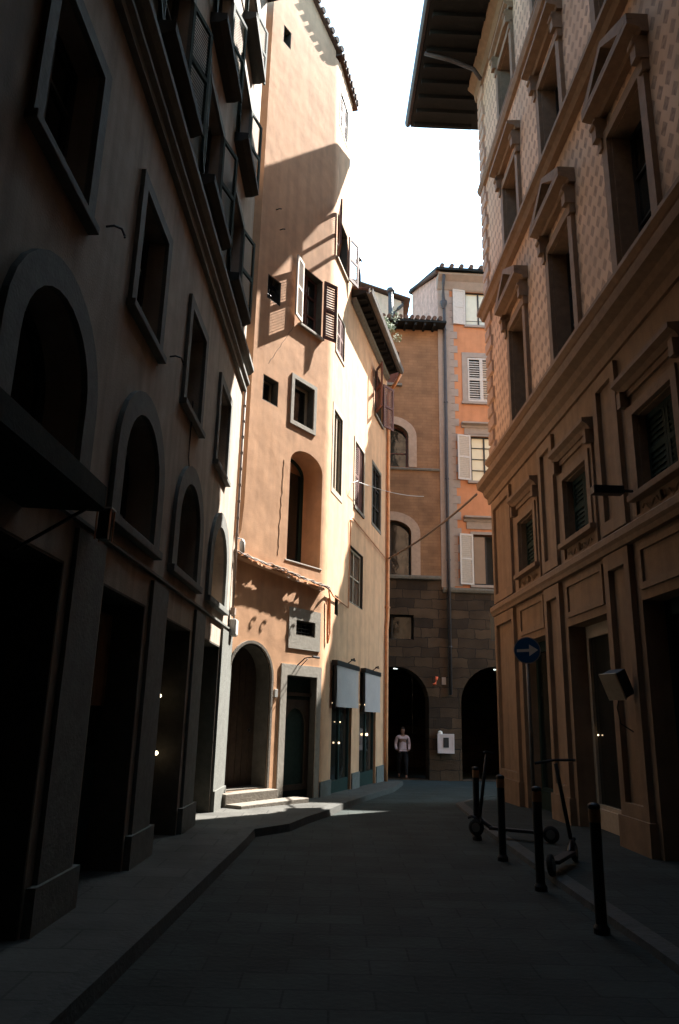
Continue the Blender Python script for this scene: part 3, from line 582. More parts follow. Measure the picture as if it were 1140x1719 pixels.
for i in range(7):
    c0 = cx(i)
    # shop front
    a, b = c0-.78, c0+.78; hA.append((rect(a, b, -.05, 3.0), .3))
    mb = MB(); prism(mb, R, rect(a, b, .05, 3.0), [rect(a+.1, b-.1, .5, 2.82)], -.32, -.26); fbox(mb, R, a, b, .05, .45, -.3, -.22); sh = mb.build('shop_window', 'framewood' if i == 1 else 'greenwood', bR)
    mb = MB(); fbox(mb, R, a+.02, b-.02, .3, 2.95, -.315, -.30); mb.build('window_pane', 'glass', sh)
    # mezzanine
    fr = window(bR, R, c0-.5, c0+.5, 4.25, 5.23, .22, frame='darkframe', nx=1, ny=1, sur=(.13, .06, 'rstone'), sill=(.2, .12, .08, 'rstone'), holes=hA)
    leaf(fr, R, c0-.49, 4.27, 5.21, .485, 1, 0, 'greenwood', d=-.12, slat=.07); leaf(fr, R, c0+.49, 4.27, 5.21, .485, -1, 0, 'greenwood', d=-.12, slat=.07)
    mb = MB(); mould(mb, R, c0-.78, c0+.78, [(0, 5.6), (.06, 5.6), (.1, 5.66), (.17, 5.7), (.17, 5.76), (0, 5.78)])
    prism(mb, R, rect(c0-.72, c0+.72, 3.86+.1, 5.6), [rect(c0-.64, c0+.64, 4.0, 5.52)], 0, .035)
    for k in (-1, 1): fbox(mb, R, c0+k*.70-.05, c0+k*.70+.05, 5.4, 5.6, 0, .12)
    mb.build('window_hood', 'rstone', fr)
    mb = MB()
    for k in (-1, 1):
        mb.tube([R.w(c0+k*(.08+.05*j), 4.04+.055*math.sin(j*1.15), .03) for j in range(9)], .014, 6)
    mb.tube([R.w(c0, 4.0, .03), R.w(c0, 4.12, .035)], .03, 8); mb.build('relief_scroll', 'rstone', fr)
    # upper floors
    for k, (z0, z1, tri) in enumerate(((7.2, 9.3, True), (10.98, 12.75, False), (14.55, 15.95, False))):
        fr = window(bR, R, c0-.5, c0+.5, z0, z1, .3, frame='darkframe', nx=2, ny=3, sur=(.16, .07, 'rstone'), sill=(.2, .1, .05, 'rstone'), holes=hB)
        pediment(fr, c0, z1+.42, .78 if k < 2 else .72, tri, .27 if k < 2 else .2)
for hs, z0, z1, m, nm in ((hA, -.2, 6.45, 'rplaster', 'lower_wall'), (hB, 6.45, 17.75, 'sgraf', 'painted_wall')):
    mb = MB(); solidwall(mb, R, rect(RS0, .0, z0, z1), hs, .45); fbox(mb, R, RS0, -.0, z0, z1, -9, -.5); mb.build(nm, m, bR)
mb = MB(); mould(mb, R, RS0, .1, [(0, 3.72), (.08, 3.72), (.1, 3.78), (.13, 3.82), (.13, 3.9), (.05, 3.96), (0, 3.96)]); mb.build('string_course', 'rstone', bR)
mb = MB(); mould(mb, R, RS0, .32, [(0, 6.26), (.04, 6.26), (.06, 6.38), (.13, 6.44), (.16, 6.54), (.28, 6.60), (.30, 6.72), (0, 6.76)]); mb.build('main_cornice', 'rstone', bR)
mb = MB(); mould(mb, R, RS0, .06, [(0, 5.02-.02), (0.02, 5.0), (.02, 5.0), (0, 4.98)]) if False else None
mould(mb, R, RS0, .1, [(0, 7.06), (.08, 7.08), (.14, 7.14), (.14, 7.2), (0, 7.22)]); mould(mb, R, RS0, .1, [(0, 10.7), (.1, 10.72), (.15, 10.82), (.22, 10.86), (.22, 10.94), (0, 10.96)]); mould(mb, R, RS0, .08, [(0, 14.2), (.07, 14.22), (.12, 14.32), (.12, 14.38), (0, 14.4)]); mb.build('sill_course', 'rstone', bR)
for i in range(7):
    mb = MB(); c0 = cx(i);     prism(mb, R, rect(c0-.74, c0+.74, 3.12, 3.66), [rect(c0-.66, c0+.66, 3.2, 3.58)], 0, .03); mb.build('wall_panel', 'rstone', bR); mb = MB()
    a, b = c0+.92, c0+2.62-.92
    if i == 0: a, b = c0+1.02, -.02
    else: a, b = c0+.92, c0+1.70
    prism(mb, R, rect(a, b, .0, 3.7), [rect(a+.14, b-.14, .7, 3.5)], 0, .07); prism(mb, R, rect(a, b, 3.98, 6.18), [rect(a+.14, b-.14, 4.15, 6.0)], 0, .06)
    fbox(mb, R, a-.05, b+.03, -.1, .55, 0, .1)
    mb.build('pilaster', 'rplaster', bR)
mb = MB(); z = 6.9; k = 0
while z < 17.5:
    a = -.5 if k % 2 else -.36
    mb.add([R.w(a, z, .0), R.w(.0, z, .0), R.w(.0, z+.31, 0), R.w(a, z+.31, 0), R.w(a+.02, z+.04, .05), R.w(.05, z+.04, .05), R.w(.05, z+.27, .05), R.w(a+.02, z+.27, .05)], [(4, 5, 6, 7), (0, 1, 5, 4), (1, 2, 6, 5), (2, 3, 7, 6), (3, 0, 4, 7)]); z += .32; k += 1
mb.build('quoins', 'quoin', bR)
# deep eave
mb = MB(); mould(mb, R, RS0, .2, [(0, 17.2), (.06, 17.22), (.1, 17.45), (.25, 17.6), (.25, 17.69), (0, 17.69)]); mb.build('roof_cornice', 'rstone', bR)
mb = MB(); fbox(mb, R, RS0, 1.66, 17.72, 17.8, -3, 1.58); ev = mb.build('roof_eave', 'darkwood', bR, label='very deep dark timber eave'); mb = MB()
s_ = 1.45
while s_ > -20: fbox(mb, R, s_, s_+.09, 17.60, 17.72, 0.25 if s_ < 0 else -.1, 1.5); s_ -= .48
mb.build('rafters', 'darkwood', ev); mb = MB(); mould(mb, R, RS0, 1.68, [(1.58, 17.8), (1.6, 17.74), (1.68, 17.72), (1.73, 17.78), (1.74, 17.88), (1.58, 17.9)]); mb.build('gutter', 'pipe', ev)
mb = MB(); mb.hexa([R.w(RS0, 17.82, -3), R.w(1.66, 17.82, -3), R.w(1.66, 17.82, 1.6), R.w(RS0, 17.82, 1.6), R.w(RS0, 18.9, -3), R.w(1.66, 18.9, -3), R.w(1.66, 17.92, 1.6), R.w(RS0, 17.92, 1.6)]); mb.build('roof', 'tile', ev)
mb = MB(); mb.tube([R.w(-.85, 17.62, 1.55), R.w(-.8, 17.5, .9), R.w(-.75, 17.3, .3), R.w(-.7, 17.05, .12)], .055, 10); mb.build('downpipe', 'pipe', bR, smooth=True)
# ------------------------------------------------------------------ unseen blocks added to shade the street
bK = thing('unseen_shade_block', 'unseen ochre block behind the decorated palazzo, added to cast shade', 'building', (8, 28.85, -.4), math.radians(-3.1))
K_ = Plane((8, 28.85), 93.1); mb = MB(); fbox(mb, K_, 0, 24, -.5, 24.3, -8, 0); mb.build('wall', 'rplaster', bK)
mb = MB(); fbox(mb, K_, -.0, 24, 24.31, 24.4, -8, .05); mb.build('roof', 'tile', bK)
# unseen house and overhead blocks added to cut skylight near the camera
bH = thing('rear_sky_blocker', 'unseen brown house behind the viewer, with bridging blocks added to cut skylight', 'building', (0, -9, 0)); mb = MB(); mb.box(-9, 12, -16, -9, -.1, 19); mb.box(-1.9, 4.3, -8.99, 1.1, 4.3, 19); mb.box(-1.9, 4.3, 1.1, 4.2, 7.0, 19); mb.build('wall', 'rplaster', bH)
mb = MB(); mb.box(-9.2, 12.2, -16, -8.6, 19.01, 19.2); mb.build('roof', 'tile', bH)
# pale house far behind the corner house
bP = thing('pale_house', 'pale cream house rising behind the gutter of the corner house', 'building', (0, 36, -.6))
p = [pt(560, 464, 34), pt(677, 507, 34)]; mb = MB()
v = [(p[0].x-6, 34, -.5), (p[1].x, 34, -.5), (p[1].x, 34, p[1].z), (p[0].x, 34, p[0].z), (p[0].x-6, 34, p[0].z)]
mb.add([Vector(q) for q in v]+[Vector(q)+Vector((0, 5, 0)) for q in v], [(0, 1, 2, 3, 4), (9, 8, 7, 6, 5), (1, 6, 7, 2), (2, 7, 8, 3), (0, 5, 6, 1)]); mb.build('wall', 'pale', bP)
mb = MB(); 
for dy in (0,):
    a, b = p[0]+Vector((-.2, -.3, .06)), p[1]+Vector((.35, -.3, .0)); h = Vector((0, 5.4, 0)); u = Vector((0, 0, .07)); mb.hexa([a, b, b+h, a+h, a+u, b+u, b+h+u, a+h+u])
mb.build('roof', 'tile', bP)
a = pt(676, 507, 33.7); mb = MB(); mb.tube([a, pt(676, 512, 33.7), pt(668, 519, 33.7), pt(663, 524, 33.7), pt(662, 545, 33.7), pt(662, 580, 33.7)], .09, 8); mb.build('downpipe', 'pipe', bP)
mb = MB(); a = pt(656, 487, 33.2); mb.tube([a, pt(656, 575, 33.2)], .13, 10); mb.tube([a+Vector((0, 0, -.15)), a+Vector((0, 0, .06))], .2, 10); mb.build('chimney_flue', 'pipe', bP, smooth=True)
bQ = thing('distant_roof_house', 'low distant house with a tiled roof between the pale house and the orange house', 'building', (4, 42, -.6))
a, b = pt(672, 545, 42), pt(720, 536, 42); mb = MB(); mb.box(a.x, b.x, 42, 46, -.5, a.z); mb.build('wall', 'pinkrubble', bQ)
mb = MB(); mb.hexa([(a.x-.2, 41.6, a.z), (b.x, 41.6, b.z-.3), (b.x, 46, a.z+1), (a.x-.2, 46, a.z+1), (a.x-.2, 41.6, a.z+.2), (b.x, 41.6, b.z), (b.x, 46, a.z+1.2), (a.x-.2, 46, a.z+1.2)]); mb.build('roof', 'tile', bQ)
# antenna
bA = thing('antenna', 'thin rooftop aerial beside the pale house', 'antenna', pt(683, 540, 40)); mb = MB(); mb.tube([pt(683, 545, 40), pt(683, 503, 40)], .025, 6)
for y, hw in ((508, 5), (514, 7), (521, 6)): mb.tube([pt(683-hw, y, 40), pt(683+hw, y+1, 40)], .018, 5)
mb.build('mast', 'metal', bA)
# flue on the corner house
fl = thing('chimney_flue', 'dark capped metal flue standing on the corner house roof', 'chimney', pt(602.5, 475, 19.9)); a = pt(602.5, 485, 19.9); b = pt(602.5, 436, 19.9); mb = MB(); mb.tube([a, b], .065, 12); mb.build('flue_pipe', 'metal', fl, smooth=True)
mb = MB(); mb.lathe(b+Vector((0, 0, -.1)), [(.07, 0), (.095, .02), (.1, .1), (.07, .16), (.02, .19)], 14); mb.build('flue_cap', 'metal', fl, smooth=True)
# downpipes as own things
def pipe_thing(name, label, cat, pts, r, m, clips=None, group=None):
    t = thing(name, label, cat, pts[-1], group=group); mb = MB(); mb.tube(pts, r, 10); mb.build('pipe', m, t, smooth=True)
    if clips:
        for q in clips: mb = MB(); mb.lathe(Vector(q)-Vector((0, 0, .02)), [(r*1.35, 0), (r*1.35, .04)], 10); mb.build('pipe_clip', m, t)
    return t
px = .36
t = pipe_thing('downpipe', 'dark rainwater pipe running down the grey quoins of the orange house', 'pipe', [E.w(.30, 18.2, .45), E.w(.31, 17.9, .3), E.w(.33, 17.5, .12), E.w(px, 17.1, .1), E.w(px, 10, .1), E.w(px, 2.4, .1)], .055, 'pipe', [E.w(px, z, .1) for z in (4, 7, 10, 13, 16)])
mb = MB(); mb.lathe(E.w(.34, 16.9, .12), [(.06, 0), (.12, .2), (.13, .32), (.1, .34)], 10); mb.build('hopper', 'pipe', t)
pipe_thing('downpipe', 'copper coloured rainwater pipe at the far corner of the apricot house', 'pipe', [O2.w(6.2, 11.68, .46), O2.w(6.25, 11.35, .25), O2.w(6.32, 11.1, .07), O2.w(6.32, 7, .07), O2.w(6.32, 4.3, .07), O2.w(6.2, 4.0, .07), O2.w(6.18, 1.0, .07), O2.w(6.18, -.2, .07)], .06, 'copper', [O2.w(6.32, z, .07) for z in (10, 8, 6, 4.6)])
pipe_thing('downpipe', 'slim beige pipe clipped to the very end of the left palazzo', 'pipe', [L.w(.45, 7.7, .05), L.w(.45, 4.7, .05), L.w(.5, 3.3, .05)], .022, 'cable', [L.w(.45, 4.8+.32*i, .05) for i in range(9)])
# cable bundle across the apricot house
def sag(a, b, n, dz): return [Vector(a).lerp(Vector(b), i/n)+Vector((0, 0, -dz*4*(i/n)*(1-i/n))) for i in range(n+1)]
ca = thing('cable_bundle', 'knotted cable bundle strung across the apricot wall under the niche', 'cable', O1.w(0, 4.3, .1)); mb = MB()
for k in range(5):
    P = []
    for i in range(27):
        f = i/26; x = -.14+2.86*f; z = 4.32-.22*f+.02*math.sin(i*1.3+k*2); P.append(O1.w(x, z+random.uniform(-.018, .018), .10+.02*math.cos(k*1.26+i*.8)))
    mb.tube(P, .010, 6)
mb.tube([O1.w(-.14, 4.32, .05), O1.w(-.16, 4.1, .12), O1.w(-.2, 3.8, .1), O1.w(-.12, 3.2, .05)], .012, 6)
for k in range(3):
    f = random.random(); x = .1+2.3*f; z = 4.3-.22*f; mb.tube([O1.w(x+.05*math.cos(j), z-.05+.06*math.sin(j), .14+.02*j/6) for j in range(7)], .007, 5)
mb.build('cables', 'cable', ca)
mb = MB()
mb.tube([O2.w(.03, 4.08, .08), O2.w(.5, 4.0, .05), O2.w(1.9, 3.95, .03), O2.w(1.95, 6.0, .03), O2.w(2.1, 6.1, .03), O2.w(6.2, 5.96, .05)], .016, 6); mb.tube([O2.w(.12, 4.05, .06), O2.w(.3, 3.9, .04), O2.w(.35, 3.2, .04), O2.w(.2, 3.0, .04), O2.w(.16, 3.9, .05)], .02, 6)
mb.build('cable_run', 'copper', ca)
mb = MB(); ca2 = tag(MB.build(mb, 'street_cable', 'cable') if False else thing('street_cable', 'thick dark cable crossing the street to the cornice of the decorated palazzo', 'cable', pt(735, 877, 19)), None)
A_, B__ = O2.w(6.3, 6.0, .1), R.w(.3, 6.5, .3); mb = MB(); mb.tube(sag(A_, B__, 14, .12), .03, 8); mb.build('cable', 'cable', ca2)
cw = thing('street_wire', 'hair thin wire running out from a hook on the apricot wall', 'wire', O2.w(1.9, 6.9, .1)); mb = MB(); mb.tube([O2.w(1.75, 6.55, .02), O2.w(1.8, 6.85, .1), O2.w(2.0, 6.95, .18)]+sag(O2.w(2.1, 6.95, .18), E.w(-.5, 9.3, .1), 10, .1), .008, 5); mb.build('wire', 'box', cw)
# ------------------------------------------------------------------ wall fixtures
def small(name, label, cat, mb, m, group=None, smooth=False, bevel=0):
    o = mb.build(name, m, None, smooth=smooth, bevel=bevel); return tag(o, label, cat, group)
bx = thing('junction_box', 'rounded grey meter box at the sunlit end of the left palazzo', 'meter box', L.w(.5, 3.0, .05)); mb = MB(); fbox(mb, L, .38, .64, 2.95, 3.25, .02, .15); mb.build('case', 'box', bx, bevel=.03)
mb = MB(); fbox(mb, L, .42, .6, 3.33, 3.45, .02, .1); mb.tube([L.w(.5, 3.22, .08), L.w(.5, 3.36, .08)], .02, 6); mb.build('clamp', 'cable', bx)
wl = thing('wall_lamp', 'small pale lamp housing hanging at the foot of the jettied apricot wall', 'lamp', L.w(.7, 4.6, .1)); mb = MB(); mb.lathe(L.w(.72, 4.5, .12), [(.02, 0), (.05, .03), (.055, .22), (.02, .28)], 12); mb.build('housing', 'box', wl, smooth=True)
mb = MB(); mb.tube([L.w(.62, 4.78, .0), L.w(.72, 4.78, .12)], .01, 6); mb.build('bracket', 'metal', wl)
mb = MB(); fbox(mb, O1, 1.22, 1.30, 1.92, 2.06, .0, .03); small('doorbell_plate', 'small white doorbell plate between the arched door and the stone portal', 'doorbell', mb, 'box', bevel=.005)
mb = MB(); x, z = L.at(339, 1152, -.3); fbox(mb, L, x-.05, x+.05, z-.08, z+.08, -.34, -.31); small('notice_card', 'tiny white card on the dark shop door beside the sunlit strip', 'card', mb, 'white')
# hooks for shutters on the left wall
for k, (x, y, lab) in enumerate(((285, 600, 'curved iron wall hook between the two nearer rectangular windows'), (178, 382, 'curved iron wall hook below the nearest dark window'))):
    s_, z = L.at(x, y); mb = MB(); mb.tube([L.w(s_, z+.01, 0), L.w(s_+.0, z+.02, .07), L.w(s_+.03, z+.01, .13), L.w(s_+.06, z-.04, .15), L.w(s_+.04, z-.07, .16)], .010, 6); small('wall_hook', lab, 'hook', mb, 'metal', group='iron hooks on the left wall')
# hanging wires by the mezzanine window
s_, z = L.at(313, 780); mb = MB(); mb.tube([L.w(s_, z+.9, .02), L.w(s_, z+.1, .02), L.w(s_+.02, z, .03), L.w(s_+.05, z-.05, .03)], .008, 5); small('loose_wire', 'loose wire hanging down the left wall above the farther arch', 'wire', mb, 'metal')
# cracks of plaster repairs: iron pins on the apricot wall
for k, (x, y) in enumerate(((464, 352), (470, 386))):
    s_, z = O1.at(x, y); mb = MB(); mb.tube([O1.w(s_, z, 0), O1.w(s_+.01, z, .07), O1.w(s_+.05, z+.01, .1)], .012, 6); small('wall_pin', ('upper' if k == 0 else 'lower')+' of the two small iron pins in the shaded apricot wall', 'pin', mb, 'metal', group='iron pins in the apricot wall')
# lamp arms
def arm_lamp(pl, s_, z, lab, r=.45, nm='lamp_arm'):
    t = thing(nm, lab, 'lamp', pl.w(s_, z, 0), group='angled lamp arms over the shop fronts'); mb = MB()
    mb.tube([pl.w(s_, z, .02), pl.w(s_+.02, z+.13, .18), pl.w(s_+.03, z+.15, r)], .012, 6); mb.tube([pl.w(s_+.12, z, .02), pl.w(s_+.1, z+.12, .18)], .008, 6); mb.build('arm', 'metal', t)
    mb = MB(); mb.tube([pl.w(s_-.06, z+.14, r), pl.w(s_+.14, z+.14, r)], .022, 8); mb.build('lamp_head', 'metal', t); return t
arm_lamp(O1, 1.85, 2.52, 'bent lamp arm above the grey stone portal, in sunlight', .42)
# blank banners
for k, (p0, p1, p2, p3, lab) in enumerate((((565, 1117), (601, 1124), (602, 1189), (566, 1187), 'nearer blank pale banner hanging over a shop window of the apricot house'), ((613.5, 1130), (639, 1134), (638, 1196), (613, 1195), 'farther blank pale banner hanging beside the copper pipe'))):
    dd = .12; q = [O2.at(*p_, dd) for p_ in (p0, p1, p2, p3)]; s0 = (q[0][0]+q[3][0])/2; s1 = (q[1][0]+q[2][0])/2; zt = (q[0][1]+q[1][1])/2; zb = (q[2][1]+q[3][1])/2
    t = thing('shop_banner', lab, 'banner', O2.w((s0+s1)/2, zb, dd), group='blank banners over the shop windows'); mb = MB(); n = 10; m_ = 8; vs = []; fs = []
    for side in (0, 1):
        for i in range(n+1):
            for j in range(m_+1):
                u, v = i/n, j/m_; vs.append(O2.w(s0+(s1-s0)*u, zb+(zt-zb)*v, dd+.012*math.sin(u*9+v*3)*(1-v)-.012*side))
    N_ = (n+1)*(m_+1)
    for i in range(n):
        for j in range(m_):
            a = i*(m_+1)+j; f = (a, a+m_+1, a+m_+2, a+1); fs += [f, tuple(x+N_ for x in f)]
    mb.add(vs, fs); mb.build('cloth', 'whitecloth', t, smooth=True)
    mb = MB(); fbox(mb, O2, s0-.06, s1+.03, zt-.01, zt+.09, .02, dd+.02); fbox(mb, O2, s0-.05, s0-.025, zb-.05, zt-.012, .07, dd-.01); mb.build('awning_case', 'metal', t)
    mb = MB(); c0 = (s0+s1)/2; mb.tube([O2.w(c0, zt+.09, .1), O2.w(c0, zt+.2, .25), O2.w(c0+.02, zt+.17, dd+.12)], .012, 6); mb.tube([O2.w(c0-.14, zt+.16, dd+.1), O2.w(c0+.16, zt+.16, dd+.1)], .022, 8); mb.build('lamp_arm', 'metal', t)
# glowing lamps
def globe(p_, r, lab, m='lamp', grp=None, nm='round_lamp'):
    t = thing(nm, lab, 'lamp', p_, group=grp); mb = MB(); mb.lathe(Vector(p_)-Vector((0, 0, r)), [(r*math.sin(math.pi*(i+.02)/8.04), r-r*math.cos(math.pi*(i+.02)/8.04)) for i in range(9)], 14); mb.build('bulb', m, t, smooth=True)
    mb = MB(); mb.lathe(Vector(p_)+Vector((0, 0, r*.9)), [(r*.4, 0), (r*.4, r*.7), (r*.15, r*1.2)], 10); mb.build('socket', 'metal', t); return t
g = 'lit round lamps beside the left shop doors'
for (x, y), lab in (((267.5, 1168), 'upper of two lit globe lamps in the dark left shop doorway'), ((262, 1264), 'lower of two lit globe lamps in the dark left shop doorway')):
    s_, z = L.at(x, y, -.28); globe(L.w(s_, z, -.28), .028, lab, 'lamp', g)
g = 'tiny lamps inside the shop windows'
for (x, y), r, lab in (((569, 1247), .022, 'small warm lamp low in the nearer shop window'), ((571, 1212), .012, 'tiny warm lamp high in the nearer shop window'), ((615.5, 1233), .035, 'brightest warm lamp in the farther shop window'), ((566, 1180), .022, 'warm lamp at the lower left corner of the nearer banner'), ((612, 1183), .018, 'warm lamp at the lower left corner of the farther banner')):
    s_, z = O2.at(x, y, -.03); globe(O2.w(s_, z, -.03), r, lab, 'lampdim', g)
for (x, y), lab in (((664, 1122), 'small white ceiling lamp under the left arch of the arcade'), ((832, 1124), 'small white ceiling lamp under the right arch of the arcade')):
    p_ = pt(x, y+1, 26.6); t = thing('ceiling_lamp', lab, 'lamp', p_, group='ceiling lamps in the arcade'); mb = MB(); mb.lathe(p_, [(.07, 0), (.075, .03)], 14); mb.build('diffuser', 'lampcool', t); mb = MB(); mb.lathe(p_+Vector((0, 0, .03)), [(.085, 0), (.085, .04), (.02, .05), (.02, .6)], 14); mb.build('fitting', 'metal', t)
p_ = R.at(1005.5, 1234, -.28); globe(R.w(p_[0], p_[1], -.27), .012, 'single tiny lamp behind the framed shop window on the right', 'lampdim')
p_ = pt(715.5, 1178, 27.5); globe(p_, .03, 'tiny orange lamp near the right jamb of the left arch', 'lampdim')
# white cabinet on the pier and red plaque
q0, q1 = E.at(736, 1233, .2), E.at(762, 1264, .2); cb = thing('wall_cabinet', 'pinkish white cabinet with a dark slot on the stone pier between the arches', 'cabinet', E.w(q0[0], q1[1], .1))
mb = MB(); fbox(mb, E, q0[0], q1[0], q1[1], q0[1], 0, .2); mb.build('case', 'panel', cb, bevel=.01)
mx_ = (q0[0]+q1[0])/2; mz = (q0[1]+q1[1])/2; mb = MB(); fbox(mb, E, mx_-.09, mx_+.09, mz-.12, mz+.19, .19, .215); mb.build('display_slot', 'darkframe', cb)
mb = MB(); prism(mb, E, rect(q0[0]-.02, q1[0]+.02, q1[1]-.02, q0[1]+.02), [rect(q0[0]+.03, q1[0]-.03, q1[1]+.03, q0[1]-.03)], .1, .212); mb.build('rim', 'panel', cb)
mb = MB(); a, z = E.at(730, 1143, .1); mb.tube([E.w(a-.06, z-.12, .12), E.w(a+.02, z-.1, .12), E.w(a+.05, z+.05, .12), E.w(a+.07, z+.14, .12)], .045, 8); small('red_ornament', 'small orange red hooked shape on the wall right of the left arch', 'ornament', mb, 'red', smooth=True)
mb = MB(); a, z = E.at(746, 1143, .1); fbox(mb, E, a-.07, a+.07, z-.12, z+.12, 0, .03); small('wall_plaque', 'small grey stone plaque on the wall beside the dark rainwater pipe', 'plaque', mb, 'quoingrey')
a = E.at(740, 1230, .2); mb = MB(); mb.lathe(E.w(a[0], q0[1]+.02, .1), [(.08, 0), (.07, .07), (.02, .1)], 12); small('crumpled_cup', 'small white cup left on top of the wall cabinet', 'cup', mb, 'white')
# ------------------------------------------------------------------ road sign
sp = pt(885, 1092, 11.6); rs = thing('road_sign', 'round blue sign with a white right arrow on a grey pole', 'road sign', (sp.x, sp.y, .06)); nrm = (EYE-sp); nrm.z = 0; nrm.normalize(); tr = Vector((-nrm.y, nrm.x, 0)); tr = tr if tr.x > 0 else -tr; r = .205
mb = MB(); mb.lathe(sp, [(r*.98, 0), (r, .004), (r, .016), (r*.97, .02)], 40, nrm); mb.build('sign_disc', 'blue', rs)
mb = MB(); f0 = sp+nrm*.0235; P = [(-.155, -.022), (.03, -.022), (.03, -.09), (.165, 0), (.03, .09), (.03, .022), (-.155, .022)]
rl = -.02; mb.add([f0+tr*(x*math.cos(rl)-y*math.sin(rl))+Vector((0, 0, y+x*.04)) for x, y in P]+[f0-nrm*.003+tr*(x*math.cos(rl)-y*math.sin(rl))+Vector((0, 0, y+x*.04)) for x, y in P], [(0, 1, 5, 6), (1, 2, 3), (1, 3, 5), (3, 4, 5)]); mb.build('arrow', 'white', rs)
mb = MB(); n = 40; vs = []; 
for rr in (r*.93, r*.985):
    for j in range(n): vs.append(f0-nrm*.001+tr*rr*math.cos(6.2832*j/n)+Vector((0, 0, rr*math.sin(6.2832*j/n))))
mb.add(vs, [(j, (j+1) % n, n+(j+1) % n, n+j) for j in range(n)]); mb.build('rim', 'quoingrey', rs)
mb = MB(); bp = sp-nrm*.05; mb.tube([(bp.x, bp.y, .06), (bp.x, bp.y, sp.z+.2)], .03, 12); mb.build('pole', 'zinc', rs, smooth=True)
# ------------------------------------------------------------------ bollards
labs = ('nearest slim dark bollard with an amber band', 'second nearest slim dark bollard, left of the leaning scooter', 'slim dark bollard in front of the upright scooter', 'farthest slim dark bollard, at the left end of the row')
bol = None
for k, (x, y) in enumerate(((2.15, 6.5), (2.07, 8.0), (2.04, 9.57), (2.02, 11.11))):
    if k == 0:
        bol = thing('bollard', labs[0], 'bollard', (0, 0, 0), group='bollards along the right kerb')
        mb = MB(); mb.lathe((0, 0, -.02), [(.065, 0), (.065, .06), (.045, .09), (.045, .84)], 16); mb.build('post', 'metal', bol, smooth=False)
        mb = MB(); mb.lathe((0, 0, .82), [(.046, 0), (.048, .005), (.048, .095), (.046, .1)], 16); mb.build('reflective_band', 'amber', bol)
        mb = MB(); mb.lathe((0, 0, .92), [(.045, 0), (.050, .01), (.050, .03), (.035, .045), (.0, .05)], 16); mb.build('cap', 'metal', bol, smooth=True)
        b_ = bol
    else:
        b_ = bol.copy(); C.objects.link(b_); b_['label'] = labs[k]
        for ch in [q for q in bol.children]:
            c2 = ch.copy(); C.objects.link(c2); c2.parent = b_
    b_.location = (x, y, 0.0); b_.rotation_euler = (0, 0, k*.7)
# ------------------------------------------------------------------ kick scooters parked behind the bollards
def scooter(loc, rz, lean, lab):
    t = thing('kick_scooter', lab, 'scooter', (0, 0, 0), group='kick scooters parked behind the bollards'); mb = MB()
    mb.hexa([(-.35, -.07, .1), (.38, -.07, .1), (.38, .07, .1), (-.35, .07, .1), (-.35, -.07, .14), (.38, -.07, .14), (.38, .07, .14), (-.35, .07, .14)]); mb.tube([(.36, 0, .12), (.5, 0, .2), (.53, 0, .3)], .03, 8); mb.build('deck', 'metal', t, bevel=.01)
    mb = MB(); mb.tube([(.53, 0, .25), (.42, 0, 1.08)], .024, 10); mb.build('stem', 'metal', t, smooth=True)
    mb = MB(); mb.tube([(.40, -.24, 1.1), (.42, 0, 1.12), (.40, .24, 1.1)], .015, 8); mb.build('handlebar', 'rubber', t)
    for x in (-.45, .58):
        mb = MB(); mb.lathe((x, -.025, .11), [(.07, 0), (.105, .005), (.11, .025), (.105, .045), (.07, .05)], 20, (0, 1, 0)); wh = mb.build('wheel', 'rubber', t, smooth=True); mb = MB(); mb.lathe((x, -.03, .11), [(.06, 0), (.06, .06)], 16, (0, 1, 0)); mb.build('rim', 'zinc', wh)
    mb = MB(); mb.tube([(.68-.1*math.cos(a)-.04, 0, .12+.13*math.sin(a)) for a in (.6, 1.1, 1.6, 2.2)], .02, 6); mb.build('mudguard', 'metal', t)
    t.location = loc; t.rotation_euler = (lean, 0, rz); return t
scooter((2.52, 8.75, .06), math.radians(60), math.radians(-7), 'leaning kick scooter parked behind the second nearest bollard')
scooter((2.5, 10.75, .06), math.radians(150), math.radians(3), 'upright kick scooter parked just right of the third bollard')
# ------------------------------------------------------------------ things on the right palazzo
s_, z = R.at(1005, 825, .45); t = thing('projector_box', 'black box lamp on an arm projecting from the mezzanine wall of the decorated palazzo', 'lamp', R.w(s_, z, 0)); mb = MB(); fbox(mb, R, s_-.12, s_+.02, z-.05, z+.05, .18, .55); mb.build('housing', 'metal', t, bevel=.01)
mb = MB(); mb.tube([R.w(s_-.05, z, .0), R.w(s_-.05, z, .2)], .02, 8); mb.build('arm', 'metal', t)
p_ = pt(1037, 1148, 9.9); t = thing('floodlight', 'tilted dark floodlight with a pale rim clamped to the right pilaster', 'floodlight', p_); mb = MB()
ax = Vector((-.5, -.2, -.25)).normalized(); sd = Vector((.25, .1, -.97)).normalized(); sd = (sd-ax*sd.dot(ax)).normalized(); th_ = ax.cross(sd)
def obx(mb, c_, a, b, d, la, lb, ld): mb.hexa([c_+a*x*la+b*y*lb+d*z_*ld for z_ in (-1, 1) for x, y in ((-1, -1), (1, -1), (1, 1), (-1, 1))])
obx(mb, p_, ax, sd, th_, .09, .17, .14); mb.build('housing', 'metal', t, bevel=.01); mb = MB(); obx(mb, p_+ax*.1, ax, sd, th_, .012, .18, .15); mb.build('rim', 'framewood', t)
mb = MB(); q = R.w(*R.inv(p_), .05); mb.tube([p_, p_.lerp(q, .5)+Vector((0, 0, -.05)), q], .015, 6); mb.tube([p_-ax*.1, p_+Vector((-.03, 0, -.3)), p_+Vector((.0, 0, -.5)), q+Vector((0, 0, -.6))], .008, 6); mb.build('bracket', 'metal', t)
